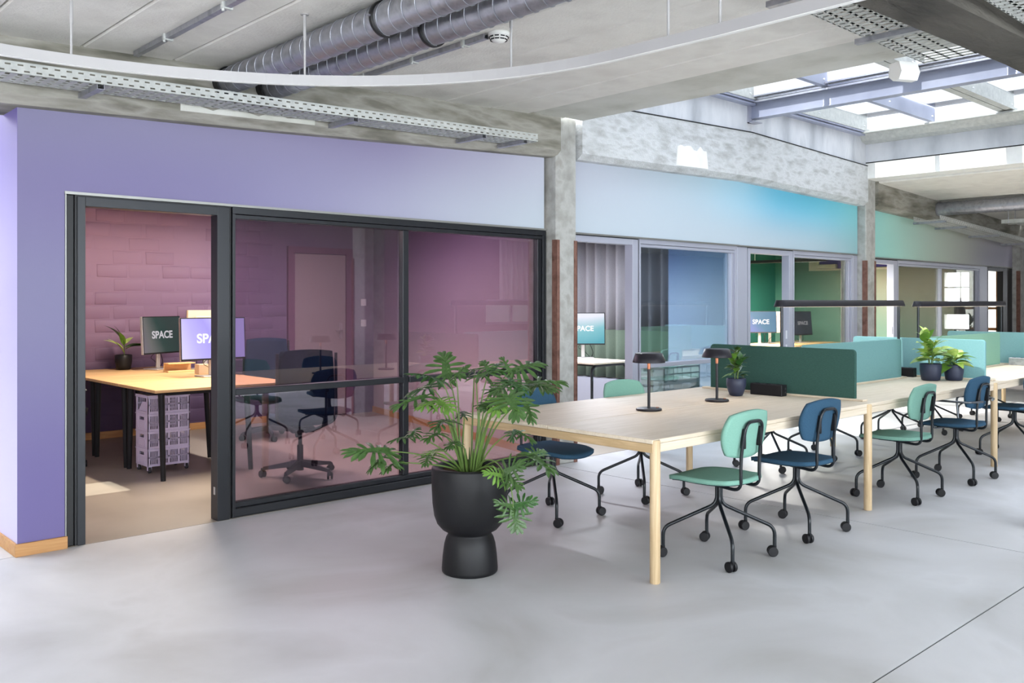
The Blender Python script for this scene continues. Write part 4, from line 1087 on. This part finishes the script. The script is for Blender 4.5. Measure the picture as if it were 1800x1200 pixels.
small_plant('potted_plant', (5.86, 3.80, TZ), 0.05, 0.073, 0.132, lv, ['leaf', 'leaf_bright', 'leaf_dark'], 'small upright leafy plant in a navy pot before the deep green divider', stemh=0.21, nst=3, seed=2, group='navy planters on the table', w=0.32, spread=0.03)
lv = [(q.uniform(.15, .23) * (1 - .25 * k / 33), k * 137.5, 0 + 60 * (k / 33) + q.uniform(-14, 10)) for k in range(34)]
small_plant('potted_plant', (8.28, 3.34, TZ), 0.078, 0.092, 0.152, lv, ['leaf_lime', 'leaf_bright', 'leaf_lime'], 'lime green variegated plant in the front one of two navy pots', stemh=0.24, nst=4, seed=5, group='navy planters on the table', w=0.27, spread=0.08)
lv = [(q.uniform(.12, .18), k * 137.5 + 40, -12 + 50 * (k / 22) + q.uniform(-12, 10)) for k in range(23)]
small_plant('potted_plant', (8.44, 3.20, TZ), 0.070, 0.082, 0.140, lv, ['leaf_lime', 'leaf_bright'], 'low bushy light green plant in the rear one of two navy pots', stemh=0.09, nst=4, seed=8, group='navy planters on the table', w=0.30, spread=0.06)

# ================================================================== FURNITURE OF THE ROOMS
dk = thing('office_desk', 'warm oak office desk with black splayed legs in the mauve room', 'desk', (3.4, 8.4, 0))
for k, (a, b) in enumerate(((7.19, 7.995), (8.005, 8.81), (8.82, 9.84))):
    part('tabletop', MB().bbox(2.80, a, 0.715, 4.02, b, 0.74, 0.003), M['desk_oak'], dk, world=True)
    part('under_frame', MB().bbox(2.92, a + 0.06, 0.685, 3.90, b - 0.06, 0.714, 0.003), M['black'], dk, world=True)
    for x, sx in ((2.88, -1), (3.62, 1)):
        for y, sy in ((a + 0.07, -1), (b - 0.07, 1)):
            part('leg', MB().tube([(x, y, 0.70), (x + sx * 0.0 + (0.0 if sx < 0 else 0.02), y + sy * 0.04, 0.0)], [0.026, 0.020], 14), M['black'], dk, world=True)
def screen_mat(name, cols, strength=1.0, ang=0.6):
    m, nt, b = newmat(name); N, L = nt.nodes, nt.links
    tc = N.new('ShaderNodeTexCoord'); mp = N.new('ShaderNodeMapping'); mp.inputs['Rotation'].default_value = (0, ang, 0); mp.inputs['Scale'].default_value = (1.5, 1.5, 1.5)
    mp.inputs['Location'].default_value = (0.5, 0, 0.5)
    L.new(tc.outputs['Object'], mp.inputs[0])
    n = N.new('ShaderNodeTexNoise'); n.inputs['Scale'].default_value = 1.1; n.inputs['Detail'].default_value = 1
    L.new(tc.outputs['Object'], n.inputs[0])
    sp = N.new('ShaderNodeSeparateXYZ'); L.new(mp.outputs[0], sp.inputs[0])
    ad = N.new('ShaderNodeMath'); ad.operation = 'MULTIPLY_ADD'; ad.inputs[1].default_value = 0.6
    L.new(n.outputs[0], ad.inputs[0]); L.new(sp.outputs[0], ad.inputs[2])
    r = N.new('ShaderNodeValToRGB')
    while len(r.color_ramp.elements) < len(cols): r.color_ramp.elements.new(0.5)
    for k, (e, c) in enumerate(zip(r.color_ramp.elements, cols)): e.position = 0.35 + 0.85 * k / (len(cols) - 1) * 0.75; e.color = lin(c)
    L.new(ad.outputs[0], r.inputs[0]); L.new(r.outputs[0], b.inputs['Emission Color']); b.inputs['Emission Strength'].default_value = strength
    b.inputs['Base Color'].default_value = (0.01, 0.01, 0.01, 1); b.inputs['Roughness'].default_value = 0.3
    return m
txm = emit('screen_letters', (236, 234, 240), 0.95)
txm_dim = emit('screen_letters_dim', (196, 192, 198), 0.75)
def monitor(loc, rz, w, h, z0, mat, label, text=True, tscale=1.0, back='silver', tilt=3, dim=False, shift=0.0, group=None):
    t = thing('monitor', label, 'monitor', loc, rz, group)
    c = Matrix.Translation((0, 0, z0 + h / 2)) @ Matrix.Rotation(R(-tilt), 4, 'X')
    def put(o): o.matrix_local = c
    put(part('housing', MB().bbox(-w / 2, -0.010, -h / 2, w / 2, 0.024, h / 2, 0.004).bbox(-w * .3, 0.024, -h * .3, w * .3, 0.045, h * .3, 0.01), M[back], t))
    put(part('bezel', MB().bbox(-w / 2, -0.0135, -h / 2, w / 2, -0.010, h / 2, 0.001), M['black'], t))
    put(part('screen', MB().box(-w / 2 + .009, -0.0145, -h / 2 + .016, w / 2 - .009, -0.0135, h / 2 - .009), mat, t))
    part('stand', MB().bbox(-0.022, 0.03, 0.012, 0.022, 0.055, z0 + h * .45, 0.004), M['silver'], t)
    part('base', MB().bbox(-0.13, -0.07, 0.0, 0.13, 0.12, 0.012, 0.004), M['silver'], t)
    mb = MB(); mb.tube(smooth_path([(0.02, 0.05, z0 + .05), (0.10, 0.10, z0 + 0.0), (0.14, 0.10, 0.06), (0.12, 0.14, 0.006)], 0.05), 0.004, 6)
    mb.tube(smooth_path([(-0.01, 0.05, z0 + .02), (-0.07, 0.09, z0 - 0.04), (0.02, 0.1, z0 - 0.08), (0.1, 0.12, 0.008)], 0.05), 0.003, 6)
    part('cable', mb, M['black'], t)
    if text:
        cu = bpy.data.curves.new('lettering', 'FONT'); cu.body = 'SPACE'; cu.size = 0.105 * tscale; cu.align_x = 'CENTER'; cu.align_y = 'CENTER'
        cu.extrude = 0.0006; cu.offset = 0.0028 * tscale; cu.materials.append(txm_dim if dim else txm)
        tmp = bpy.data.objects.new('lettering', cu); link(tmp)
        bpy.context.view_layer.update()
        me = bpy.data.meshes.new_from_object(tmp.evaluated_get(bpy.context.evaluated_depsgraph_get())); me.name = 'lettering'
        bpy.data.objects.remove(tmp); o = bpy.data.objects.new('lettering', me); link(o, t)
        o.matrix_local = c @ Matrix.Translation((shift, -0.0153, 0)) @ Matrix.Rotation(R(90), 4, 'X')
    return t
DZ = 0.741
monitor((3.72, 9.38, DZ), R(26), 0.54, 0.39, 0.165, screen_mat('screen_green', [(120, 110, 130), (110, 112, 112), (22, 66, 62), (14, 54, 52)], 0.55), 'monitor with a dark green gradient screen reading SPACE beside the desk plant', dim=True)
monitor((3.73, 8.16, DZ), R(3), 0.655, 0.40, 0.158, screen_mat('screen_lilac', [(206, 200, 240), (176, 168, 236), (160, 150, 228), (190, 184, 244)], 0.9), 'monitor with a pale lilac screen reading SPACE half behind the door frame', tscale=1.15)
monitor((4.07, 9.15, DZ), R(188), 0.38, 0.30, 0.32, M['black'], 'champagne back of a monitor facing away behind the lilac screen', text=False, back='gold_back')
tag(part('carton', MB().bbox(3.74, 8.50, 0.7405, 3.86, 8.60, 0.835, 0.003), M['card']), 'small beige carton on the oak desk between two screens', 'box')
tag(part('document_tray', MB().bbox(3.60, 8.90, 0.7405, 3.88, 9.02, 0.755, 0.002).bbox(3.60, 8.90, 0.82, 3.88, 9.02, 0.832, 0.002).bbox(3.60, 9.01, 0.755, 3.88, 9.02, 0.82, 0.001), M['desk_oak']), 'low wooden paper shelf on the desk behind the lilac screen', 'shelf')
lv = [(0.26, 205, 42), (0.30, 150, 78), (0.24, -20, 22), (0.22, 160, 30), (0.24, -30, 8), (0.20, 230, 55), (0.16, 30, 30), (0.28, 185, 50)]
small_plant('potted_plant', (3.42, 9.62, DZ), 0.07, 0.085, 0.155, lv, ['leaf_lime', 'leaf', 'leaf_bright'], 'broad leaved plant in a black pot on the oak desk by the brick wall', pot='pot_black', stemh=0.16, nst=1, seed=3, w=0.17, spread=0.01)

def lattice_side(mb, w, h, t, cols, put):
    """lattice wall in local (u along, v up) coordinates, mapped by put(u0,v0,u1,v1)"""
    put(0, 0, w, h * 0.13); put(0, h * 0.87, w, h); put(0, h * 0.47, w, h * 0.55)
    cw = (w - 0.02) / cols
    for c_ in range(cols + 1):
        x = c_ * cw; put(x, h * 0.13, x + 0.02, h * 0.87)
    for c_ in range(cols):
        x0 = c_ * cw + 0.02; n = 6; st = (cw - 0.02) / n
        for k in range(1, n): put(x0 + k * st - 0.0022, h * 0.13, x0 + k * st + 0.0022, h * 0.87)
def crate(loc, W, D, H, mat, inner, label, group, wheels=False, openflap=False, lid=False):
    t = thing('folding_crate', label, 'crate', loc, 0, group)
    th = 0.006
    for y0 in (-D / 2, D / 2 - th):
        mb = MB(); lattice_side(mb, W, H, th, 4, lambda a, b, c_, d_: mb.box(-W / 2 + a, y0, b, -W / 2 + c_, y0 + th, d_))
        part('long_side', mb, mat, t)
    for s_, x0 in ((-1, -W / 2), (1, W / 2 - th)):
        mb = MB()
        if openflap and s_ < 0:
            mb.box(x0, -D / 2, 0, x0 + th, -D / 2 + .03, H); mb.box(x0, D / 2 - .03, 0, x0 + th, D / 2, H); mb.box(x0, -D / 2, H * .9, x0 + th, D / 2, H); mb.box(x0, -D / 2 + .03, 0, x0 + th, D / 2 - .03, H * .12)
            fl_ = MB(); fl_.prism([(-D / 2 + .035, 0), (D / 2 - .035, 0), (D / 2 - .075, H * .52), (-D / 2 + .075, H * .52)], 0, 0.005, 0)
            o = part('flap', fl_, mat, t); o.location = (x0 + .01, 0, H * .12); o.rotation_euler = (0, R(14), 0)
        else:
            mb.box(x0, -D / 2, 0, x0 + th, D / 2, H * .62); mb.box(x0, -D / 2, H * .80, x0 + th, D / 2, H)
            mb.box(x0, -D / 2, H * .62, x0 + th, -D * .18, H * .80); mb.box(x0, D * .18, H * .62, x0 + th, D / 2, H * .80)
            e = -0.003 if s_ < 0 else th
            for a, b, c_, d_ in ((-D * .3, .1, D * .3, .14), (-D * .3, .5, D * .3, .54), (-D * .3, .14, -D * .27, .5), (D * .27, .14, D * .3, .5)):
                mb.box(x0 + e, a, H * b, x0 + e + .003, c_, H * d_)
        part('short_side', mb, mat, t)
    part('crate_floor', MB().bbox(-W / 2 + th, -D / 2 + th, 0.002, W / 2 - th, D / 2 - th, 0.008, 0.001), inner, t)
    mb = MB(); 
    mb.box(-W / 2 - .004, -D / 2 - .004, H - .012, W / 2 + .004, -D / 2, H - .002); mb.box(-W / 2 - .004, D / 2, H - .012, W / 2 + .004, D / 2 + .004, H - .002)
    mb.box(-W / 2 - .004, -D / 2, H - .012, -W / 2, D / 2, H - .002); mb.box(W / 2, -D / 2, H - .012, W / 2 + .004, D / 2, H - .002)
    part('rim', mb, mat, t)
    if lid: part('lid', MB().bbox(-W / 2 - .004, -D / 2 - .004, H, W / 2 + .004, D / 2 + .004, H + .01, .002), mat, t)
    if wheels:
        for sx in (-1, 1):
            for sy in (-1, 1):
                x, y = sx * (W / 2 - .02), sy * (D / 2 - .02)
                w_ = part('caster', MB().tube([(x - .011, y, -.032), (x - .009, y, -.032), (x + .009, y, -.032), (x + .011, y, -.032)], [.018, .024, .024, .018], 16), M['plastic_grey'], t)
                part('fork', MB().box(x - .016, y - .012, -.034, x - .013, y + .012, -.004).box(x + .013, y - .012, -.034, x + .016, y + .012, -.004).box(x - .016, y - .014, -.006, x + .016, y + .014, 0), mat, w_)
    return t
names = ['lowest lilac folding crate on castors under the oak desk', 'second lilac folding crate from the bottom under the oak desk', 'third lilac folding crate from the bottom under the oak desk', 'topmost lilac folding crate with its end flap open under the oak desk']
for k in range(4): crate((3.085, 7.745, 0.057 + k * 0.148), 0.36, 0.27, 0.147, M['lilac'], M['lilac_dark'], names[k], 'stack of lilac folding crates', k == 0, k == 3, k == 3)
names = ['lowest pale mint folding crate behind the grey framed pane', 'second pale mint folding crate from the bottom behind the grey framed pane', 'third pale mint folding crate from the bottom behind the grey framed pane', 'topmost pale mint folding crate behind the grey framed pane']
for k in range(4): crate((8.20, 6.22, 0.057 + k * 0.170), 0.66, 0.42, 0.169, M['mint_plastic'], M['mint_dark'], names[k], 'stack of pale mint folding crates', k == 0, False, False)

def office_chair(loc, rz, label, fabric, bh=0.60, group='mesh office chairs', arms=True):
    t = thing('office_chair', label, 'chair', loc, rz, group)
    for k in range(5):
        a = R(72 * k + 20); d = Vector((math.cos(a), math.sin(a), 0)); s_ = Vector((-d.y, d.x, 0))
        P = [d * .03 + Vector((0, 0, .115)), d * .30 + Vector((0, 0, .075))]
        V = []
        for p, w, h in ((P[0], .028, .03), (P[1], .016, .016)):
            V += [p - s_ * w - Vector((0, 0, h)), p + s_ * w - Vector((0, 0, h)), p + s_ * w * .6 + Vector((0, 0, h * .6)), p - s_ * w * .6 + Vector((0, 0, h * .6))]
        mb = MB().add(V, [(0, 1, 5, 4), (1, 2, 6, 5), (2, 3, 7, 6), (3, 0, 4, 7), (3, 2, 1, 0), (4, 5, 6, 7)])
        lg = part('base_arm', mb, M['plastic_grey'], t)
        part('caster', caster_bm(d.x * .31, d.y * .31, a + .6), M['caster'], lg)
    part('gas_column', MB().lathe([(0.03, .05), (0.03, .12), (.026, .13), (.026, .26), (.016, .26), (.016, .40)], 16), M['plastic_grey'], t)
    part('mechanism', MB().bbox(-.10, -.13, .375, .10, .13, .425, .012), M['plastic_grey'], t)
    def sf(u, v): return (u * .245, v * .235 + .02, .50 - .03 * u * u * 0 + .012 * (u * u + v * v) - .035 * max(0, v - .5) ** 2 * 4)
    part('seat', shell(None, sf, .065), fabric, t)
    def bf(u, v):
        z = .755 + v * bh / 2; return (u * .235 * (1 - .06 * v), -.25 - .10 * (z - .6) + .05 * u * u, z)
    part('backrest', shell(None, bf, .012, k=0.10), fabric, t)
    z0, z1 = .755 - bh / 2 + .06, .755 + bh / 2
    pth = [(-.235, -.262, z1 - .03), (-.24, -.255, z0 - .02), (-.05, -.24, z0 - .10), (.05, -.24, z0 - .10), (.24, -.255, z0 - .02), (.235, -.262, z1 - .03)]
    part('back_frame', MB().tube(smooth_path(pth, .06, 5), .013, 8).tube(smooth_path([(0, -.24, z0 - .10), (0, -.20, .40), (0, -.05, .40)], .05, 5), .018, 8), M['plastic_grey'], t)
    if arms:
        for s_ in (-1, 1): part('armrest', MB().tube(smooth_path([(s_ * .2, .0, .44), (s_ * .28, .0, .45), (s_ * .28, .0, .66)], .04, 4), .012, 8).bbox(s_ * .28 - .04, -.12, .66, s_ * .28 + .04, .12, .685, .01), M['plastic_grey'], t)
    return t
office_chair((3.80, 6.66, 0), R(-18), 'blue-grey mesh office chair turned away right behind the dark framed pane', M['mesh_blue'], 0.62, arms=False)
office_chair((4.62, 8.75, 0), R(158), 'blue-grey mesh office chair at the far side of the oak desk', M['mesh_blue'])
office_chair((2.42, 8.55, 0), R(-70), 'black office chair half hidden by the door frame left of the oak desk', M['black'])
office_chair((13.55, 6.9, 0), R(10), 'black office chair in the green room beside the tilted monitor', M['black'])

d2_ = thing('office_desk', 'oak topped desk on black tube legs before the felt curtain', 'desk', (8.1, 7.6, 0))
part('tabletop', MB().bbox(7.76, 6.93, 0.718, 8.46, 8.5, 0.74, 0.003), M['oak'], d2_, world=True)
part('under_frame', MB().bbox(7.86, 7.0, 0.69, 8.36, 8.4, 0.717, 0.003), M['black'], d2_, world=True)
for y in (7.0, 8.42): part('leg', MB().tube(smooth_path([(7.80, y, 0), (7.80, y, .70), (8.42, y, .70), (8.42, y, 0)], .09, 6), .017, 10), M['black_steel'], d2_, world=True)
monitor((8.31, 7.60, DZ), R(-40), 0.54, 0.40, 0.17, screen_mat('screen_teal', [(150, 205, 210), (60, 150, 165), (110, 175, 185), (214, 214, 226)], 0.85, 1.6), 'monitor with a teal to white gradient screen reading SPACE before the felt curtain', tscale=0.85)
d3_ = thing('office_desk', 'orange toned oak desk along the green room', 'desk', (13.6, 8.1, 0))
part('tabletop', MB().bbox(12.3, 7.6, 0.705, 15.0, 8.45, 0.74, 0.003), M['desk_oak'], d3_, world=True)
for x in (12.45, 14.85):
    for y in (7.7, 8.35): part('leg', MB().tube([(x, y, 0), (x, y, .705)], .022, 12), M['black'], d3_, world=True)
monitor((13.18, 8.08, DZ), R(-33), 0.56, 0.36, 0.19, screen_mat('screen_violet', [(140, 100, 190), (110, 130, 205), (40, 120, 160), (30, 110, 150)], 0.7, 0.9), 'monitor with a violet to teal screen reading SPACE in front of the green wall', back='black')
monitor((13.66, 8.22, DZ), R(150), 0.52, 0.36, 0.18, M['black'], 'tan back of a monitor facing away in the green room', text=False, back='gold_back')
monitor((14.25, 7.92, DZ), R(-16), 0.42, 0.41, 0.13, screen_mat('screen_slate', [(96, 90, 130), (66, 74, 100), (50, 60, 82), (58, 70, 92)], 0.55), 'tilted monitor with a dark slate screen reading SPACE by the beige wall', back='black', dim=True, tscale=0.8, tilt=6)
d4_ = thing('office_desk', 'desk of the far room below the bright window', 'desk', (19, 7.2, 0))
part('tabletop', MB().bbox(17.2, 6.9, 0.715, 20.2, 7.7, 0.74, 0.003), M['desk_oak'], d4_, world=True)
for x in (17.3, 20.1):
    for y in (7.0, 7.6): part('leg', MB().tube([(x, y, 0), (x, y, .715)], .022, 12), M['black'], d4_, world=True)
lv = [(0.2, k * 80, 20 + 12 * k) for k in range(6)]
small_plant('potted_plant', (19.3, 7.0, DZ), 0.07, 0.085, 0.15, lv, ['leaf_dark'], 'dark plant silhouetted against the bright window of the far room', pot='pot_black', stemh=0.15, nst=1, seed=9, w=0.22, spread=0.01)
t = thing('table_lamp', 'black cone table lamp in front of the bright window of the far room', 'lamp', (18.6, 6.95, DZ))
part('shade', MB().lathe([(.13, .42), (.06, .78), (.055, .78), (.12, .425)], 24, caps=False), M['lamp_black'], t)
part('pole', MB().tube([(0, 0, .01), (0, 0, .6)], .008, 8), M['lamp_black'], t)
part('base', MB().lathe([(.001, 0), (.09, 0), (.09, .012), (.001, .012)], 24, caps=False), M['lamp_black'], t)

# ================================================================== SERVICES UNDER THE CEILING
# curved linear light, a rounded corner seen from below
ring_path = []
for x in (-3.2, -2.0, -1.0, 0.0, 0.6, 1.0): ring_path.append((x, 4.60))
for k in range(1, 25):
    a = R(90 - 90 * k / 24); ring_path.append((1.0 + 2.22 * math.cos(a), 2.62 + 1.98 * math.sin(a)))
for y in (2.2, 1.7, 1.0, 0.0): ring_path.append((3.24, y))
rl = thing('ring_light', 'thin white suspended light profile curving across the whole ceiling', 'lamp', (3.2, 2.6, 2.6))
def ribbon(path, w, z0, z1):
    n = len(path); L1 = []; L2 = []
    for i, (x, y) in enumerate(path):
        a = Vector(path[max(0, i - 1)]); b = Vector(path[min(n - 1, i + 1)]); d = (b - a).normalized(); nn = Vector((-d.y, d.x)) * w / 2
        L1.append((x + nn.x, y + nn.y)); L2.append((x - nn.x, y - nn.y))
    V = [(*p, z0) for p in L1] + [(*p, z0) for p in L2] + [(*p, z1) for p in L2] + [(*p, z1) for p in L1]
    F = [(s_ * n + i, s_ * n + i + 1, ((s_ + 1) % 4) * n + i + 1, ((s_ + 1) % 4) * n + i) for s_ in range(4) for i in range(n - 1)]
    F += [(0, n, 2 * n, 3 * n), (n - 1, 4 * n - 1, 3 * n - 1, 2 * n - 1)]
    return MB().add(V, F)
part('profile', ribbon(ring_path, 0.035, 2.578, 2.628), M['lamp_white'], rl, world=True)
part('diffuser', ribbon(ring_path, 0.026, 2.5765, 2.578), M['white_paint'], rl, world=True)
for x, y in ((-1.6, 4.6), (0.05, 4.6), (1.38, 4.565), (2.40, 4.16), (3.09, 3.32), (3.238, 2.45), (3.24, 2.18), (3.24, 0.8)):
    zt = zc(x) + 0.0
    part('hanger', MB().cyl((x, y, 2.628), (x, y, zt), 0.006, 8).cyl((x, y, zt - 0.14), (x, y, zt), 0.0085, 8).cyl((x, y, zt - 0.006), (x, y, zt), 0.022, 12), M['lamp_white'], rl, world=True)
# spiral ducts
def duct(x, z, y0, y1, r, label, clampy=()):
    t = thing('ventilation_duct', label, 'duct', (x, y1, z), 0, 'spiral ventilation ducts')
    part('pipe', MB().tube([(x, y0, z), (x, y1, z)], r, 32), M['galv'], t, world=True)
    mb = MB(); n = int((y1 - y0) / 0.105); rr_ = r + 0.0025; pts = []
    for k in range(n * 24 + 1):
        a = 2 * PI * k / 24; pts.append((x + rr_ * math.cos(a), y0 + (y1 - y0) * k / (n * 24), z + rr_ * math.sin(a)))
    part('spiral_seam', MB().tube(pts, 0.0028, 4), M['galv'], t, world=True)
    for cyy in clampy:
        mb = MB(); mb.tube([(x, cyy - .012, z), (x, cyy - .012, z), (x, cyy + .012, z), (x, cyy + .012, z)], [r + .004, r + .010, r + .010, r + .004], 32)
        c_ = part('clamp', mb, M['frame_black'], t, world=True)
        part('hanger', MB().cyl((x, cyy, z + r), (x, cyy, zc(x) + .01), .005, 6).bbox(x - r - .03, cyy - .008, z - .004, x - r - .004, cyy + .008, z + .004, .002), M['galv'], c_, world=True)
    part('wall_sleeve', MB().tube([(x, 5.44, z), (x, 5.52, z)], r + 0.012, 32), M['frame_black'], t, world=True)
duct(2.60, 2.865, -1.0, 5.52, 0.082, 'left one of two spiral steel ducts passing under the ceiling planks', (3.72, 1.9 + .2))
duct(2.90, 2.875, -1.0, 5.52, 0.082, 'right one of two spiral steel ducts passing under the ceiling planks', (3.72, 2.1))
t_ = thing('ventilation_duct', 'spiral steel duct under the cream ceiling beyond the skylight', 'duct', (13.9, 5.4, 2.86), 0, 'spiral ventilation ducts')
part('pipe', MB().tube([(13.9, -1, 2.84), (13.9, 5.5, 2.84)], .10, 28), M['galv'], t_, world=True)
mb = MB()
for k in range(50): mb.tube([(13.9, -.9 + k * .13, 2.84), (13.9, -.9 + k * .13 + .006, 2.84)], .1035, 28)
part('seam', mb, M['galv'], t_, world=True)
# conduit rails
def rail(x, y0, y1, label, clips):
    z = zc(x) - 0.018
    t = thing('conduit_rail', label, 'conduit', (x, y1, z), 0, 'steel conduit rails on the ceiling')
    part('channel', MB().box(x - .016, y0, z - .012, x + .016, y1, z - .008).box(x - .016, y0, z - .008, x - .012, y1, z + .016).box(x + .012, y0, z - .008, x + .016, y1, z + .016), M['galv'], t, world=True)
    for y in clips: part('clip', MB().bbox(x - .028, y - .014, z - .018, x + .028, y + .014, z + .018, .003).tube([(x - .02, y, z - .018), (x - .02, y, z - .03)], .008, 8), M['galv_dull'], t, world=True)
    return t
rail(2.0, -1.0, 5.42, 'grey conduit rail on the ceiling above the curved white light', (3.2, 4.22, 4.95))
rail(3.40, 3.86, 5.3, 'grey conduit rail leading to the smoke detector', (4.05, 4.55, 5.1))
sd = thing('smoke_detector', 'white round smoke detector at the end of the conduit rail', 'detector', (3.44, 3.80, zc(3.44)))
part('base', MB().lathe([(.001, 0), (.062, 0), (.062, -.018), (.056, -.022), (.001, -.022)], 32, caps=False), M['white_paint'], sd)
part('chamber', MB().lathe([(.054, -.022), (.050, -.036), (.036, -.052), (.012, -.060), (.001, -.061)], 32, caps=False), M['white_paint'], sd)
mb = MB()
for k in range(10):
    a = 2 * PI * k / 10; d = Vector((math.cos(a), math.sin(a), 0)); s_ = Vector((-d.y, d.x, 0))
    for rr_, zz in ((.0525, -.030), (.045, -.044)):
        V = [d * rr_ + s_ * q_ * .012 + Vector((0, 0, zz + e)) for q_ in (-1, 1) for e in (-.003, .003)] + [d * (rr_ + .004) + s_ * q_ * .012 + Vector((0, 0, zz + e)) for q_ in (-1, 1) for e in (-.003, .003)]
        mb.add(V, [(0, 1, 3, 2), (4, 6, 7, 5), (0, 4, 5, 1), (2, 3, 7, 6), (0, 2, 6, 4), (1, 5, 7, 3)])
part('slot', mb, M['black'], sd)

# perforated cable trays
def perf(mb, L_, W, n_rows, slot=0.028, pitch=0.06, gap=0.009, put=None):
    """plate L_ x W with rows of slots left open"""
    rh = W / n_rows; e = 0.0
    for r_ in range(n_rows):
        c_ = (r_ + 0.5) * rh; put(0, e, L_, c_ - gap / 2); e = c_ + gap / 2
        off = pitch / 2 if r_ % 2 else 0
        x = off - pitch + slot
        while x < L_:
            put(max(0, x), c_ - gap / 2, min(L_, x + pitch - slot), e); x += pitch
    put(0, e, L_, W)
def tray(p0, L_, width, hside, slope, label, near=-1, group='perforated steel cable trays', brackets=(), rungs=True, mat='galv_dull', pitch=0.06, yw=5.5):
    """tray running along +X from p0; its near side plate stands at y = p0.y"""
    t = thing('cable_tray', label, 'cable tray', p0, 0, group)
    t.rotation_euler = (0, -math.atan(slope), 0)
    mb = MB(); perf(mb, L_, hside, 2, pitch=pitch, put=lambda a, b, c_, d_: mb.box(a, 0, b, c_, .0015, d_))
    part('side_plate', mb, M[mat], t)
    mb = MB(); perf(mb, L_, hside, 2, pitch=pitch, put=lambda a, b, c_, d_: mb.box(a, width, b, c_, width + .0015, d_))
    part('side_plate', mb, M[mat], t)
    mb = MB(); w4 = width / 4
    for r_ in range(5): y = r_ * w4; mb.box(0, max(0, y - .008), 0, L_, min(width, y + .008), .0015)
    x = 0.0
    while x < L_:
        mb.box(x, 0, .0, min(L_, x + .034), width, .0015); x += pitch
    part('tray_floor', mb, M[mat], t)
    mb = MB()
    mb.box(0, -.004, hside - .003, L_, .006, hside); mb.box(0, width - .006, hside - .003, L_, width + .004, hside)
    part('tray_lip', mb, M[mat], t)
    for bx, b0, b1 in brackets:
        mb = MB(); mb.box(bx - .02, b0, -.030, bx + .02, b1, -.028); mb.box(bx - .02, b0, -.028, bx - .017, b1, -.001); mb.box(bx + .017, b0, -.028, bx + .02, b1, -.001)
        part('bracket', mb, M['galv'], t)
    return t
sl = 0.0285
tray((0.2, 5.20, 2.612), 4.94, 0.24, 0.062, sl, 'perforated steel cable tray on brackets above the lavender wall', brackets=((1.52, -0.02, 0.30), (3.18, -0.02, 0.30), (4.34, -0.02, 0.30), (4.78, -0.02, 0.30)))
mb = MB().box(1.27, -.003, 0, 1.42, 0, .06)
tray((3.6, 2.02, 2.93), 2.08, 0.31, 0.05, 0.0, 'wide perforated cable tray beside the heavy beam under the ceiling', brackets=((0.35, -.03, .36), (1.28, -.03, .36)))
tray((12.75, 5.02, 2.585), 4.8, 0.36, 0.06, -0.045, 'perforated cable tray on brackets above the aqua and beige wall', brackets=((0.15, -.02, .42), (0.9, -.02, .42), (2.2, -.02, .42), (3.6, -.02, .42)), pitch=0.075)
tray((3.2, 1.28, 2.88), 3.1, 0.30, 0.05, 0.0, 'cable tray cut by the top right corner beyond the heavy beam', brackets=((0.4, -.03, .33), (2.4, -.03, .33)))
# angular white emergency luminaire below the tray end
el = thing('emergency_light', 'angular white emergency lamp box below the wide cable tray', 'lamp', (5.53, 2.39, 2.858))
el.scale = (0.6, 0.6, 0.6); el.rotation_euler = (0, 0, R(62))
part('housing', MB().prism([(-.06, .10), (.09, .10), (.10, -.03), (.03, -.085), (-.06, -.085), (-.10, -.01)], -.11, .11, 1), M['white_paint'], el)
part('face_plate', MB().box(-.02, -.1115, -.01, .075, -.11, .04), M['alu_white'], el)
mb = MB()
for k, (a, b) in enumerate(((-.012, .006), (.016, .024), (.028, .038), (.042, .050))): mb.box(a, -.1125, .004, b, -.1115, .022 if k else .010)
part('marking', mb, M['frame_grey'], el)
part('bracket', MB().box(-.02, -.05, .10, .02, .05, .112), M['galv'], el)
for x_ in (14.9, ): 
    t_ = thing('cable_tray', 'short bright cable tray crossing under the duct beyond the skylight', 'cable tray', (15.2, 4.9, 2.66), 0, 'perforated steel cable trays')
    mb = MB(); 
    for k in range(60): mb.box(-.15, -3.5 + k * .06, 0, .15, -3.5 + k * .06 + .03, .002)
    mb.box(-.15, -3.5, 0, -.148, .1, .06); mb.box(.148, -3.5, 0, .15, .1, .06)
    part('tray_floor', mb, M['galv_dull'], t_)
    part('hanger', MB().cyl((-.15, 0, .0), (-.15, 0, .25), .005, 6).cyl((.15, 0, .0), (.15, 0, .25), .005, 6), M['galv'], t_)
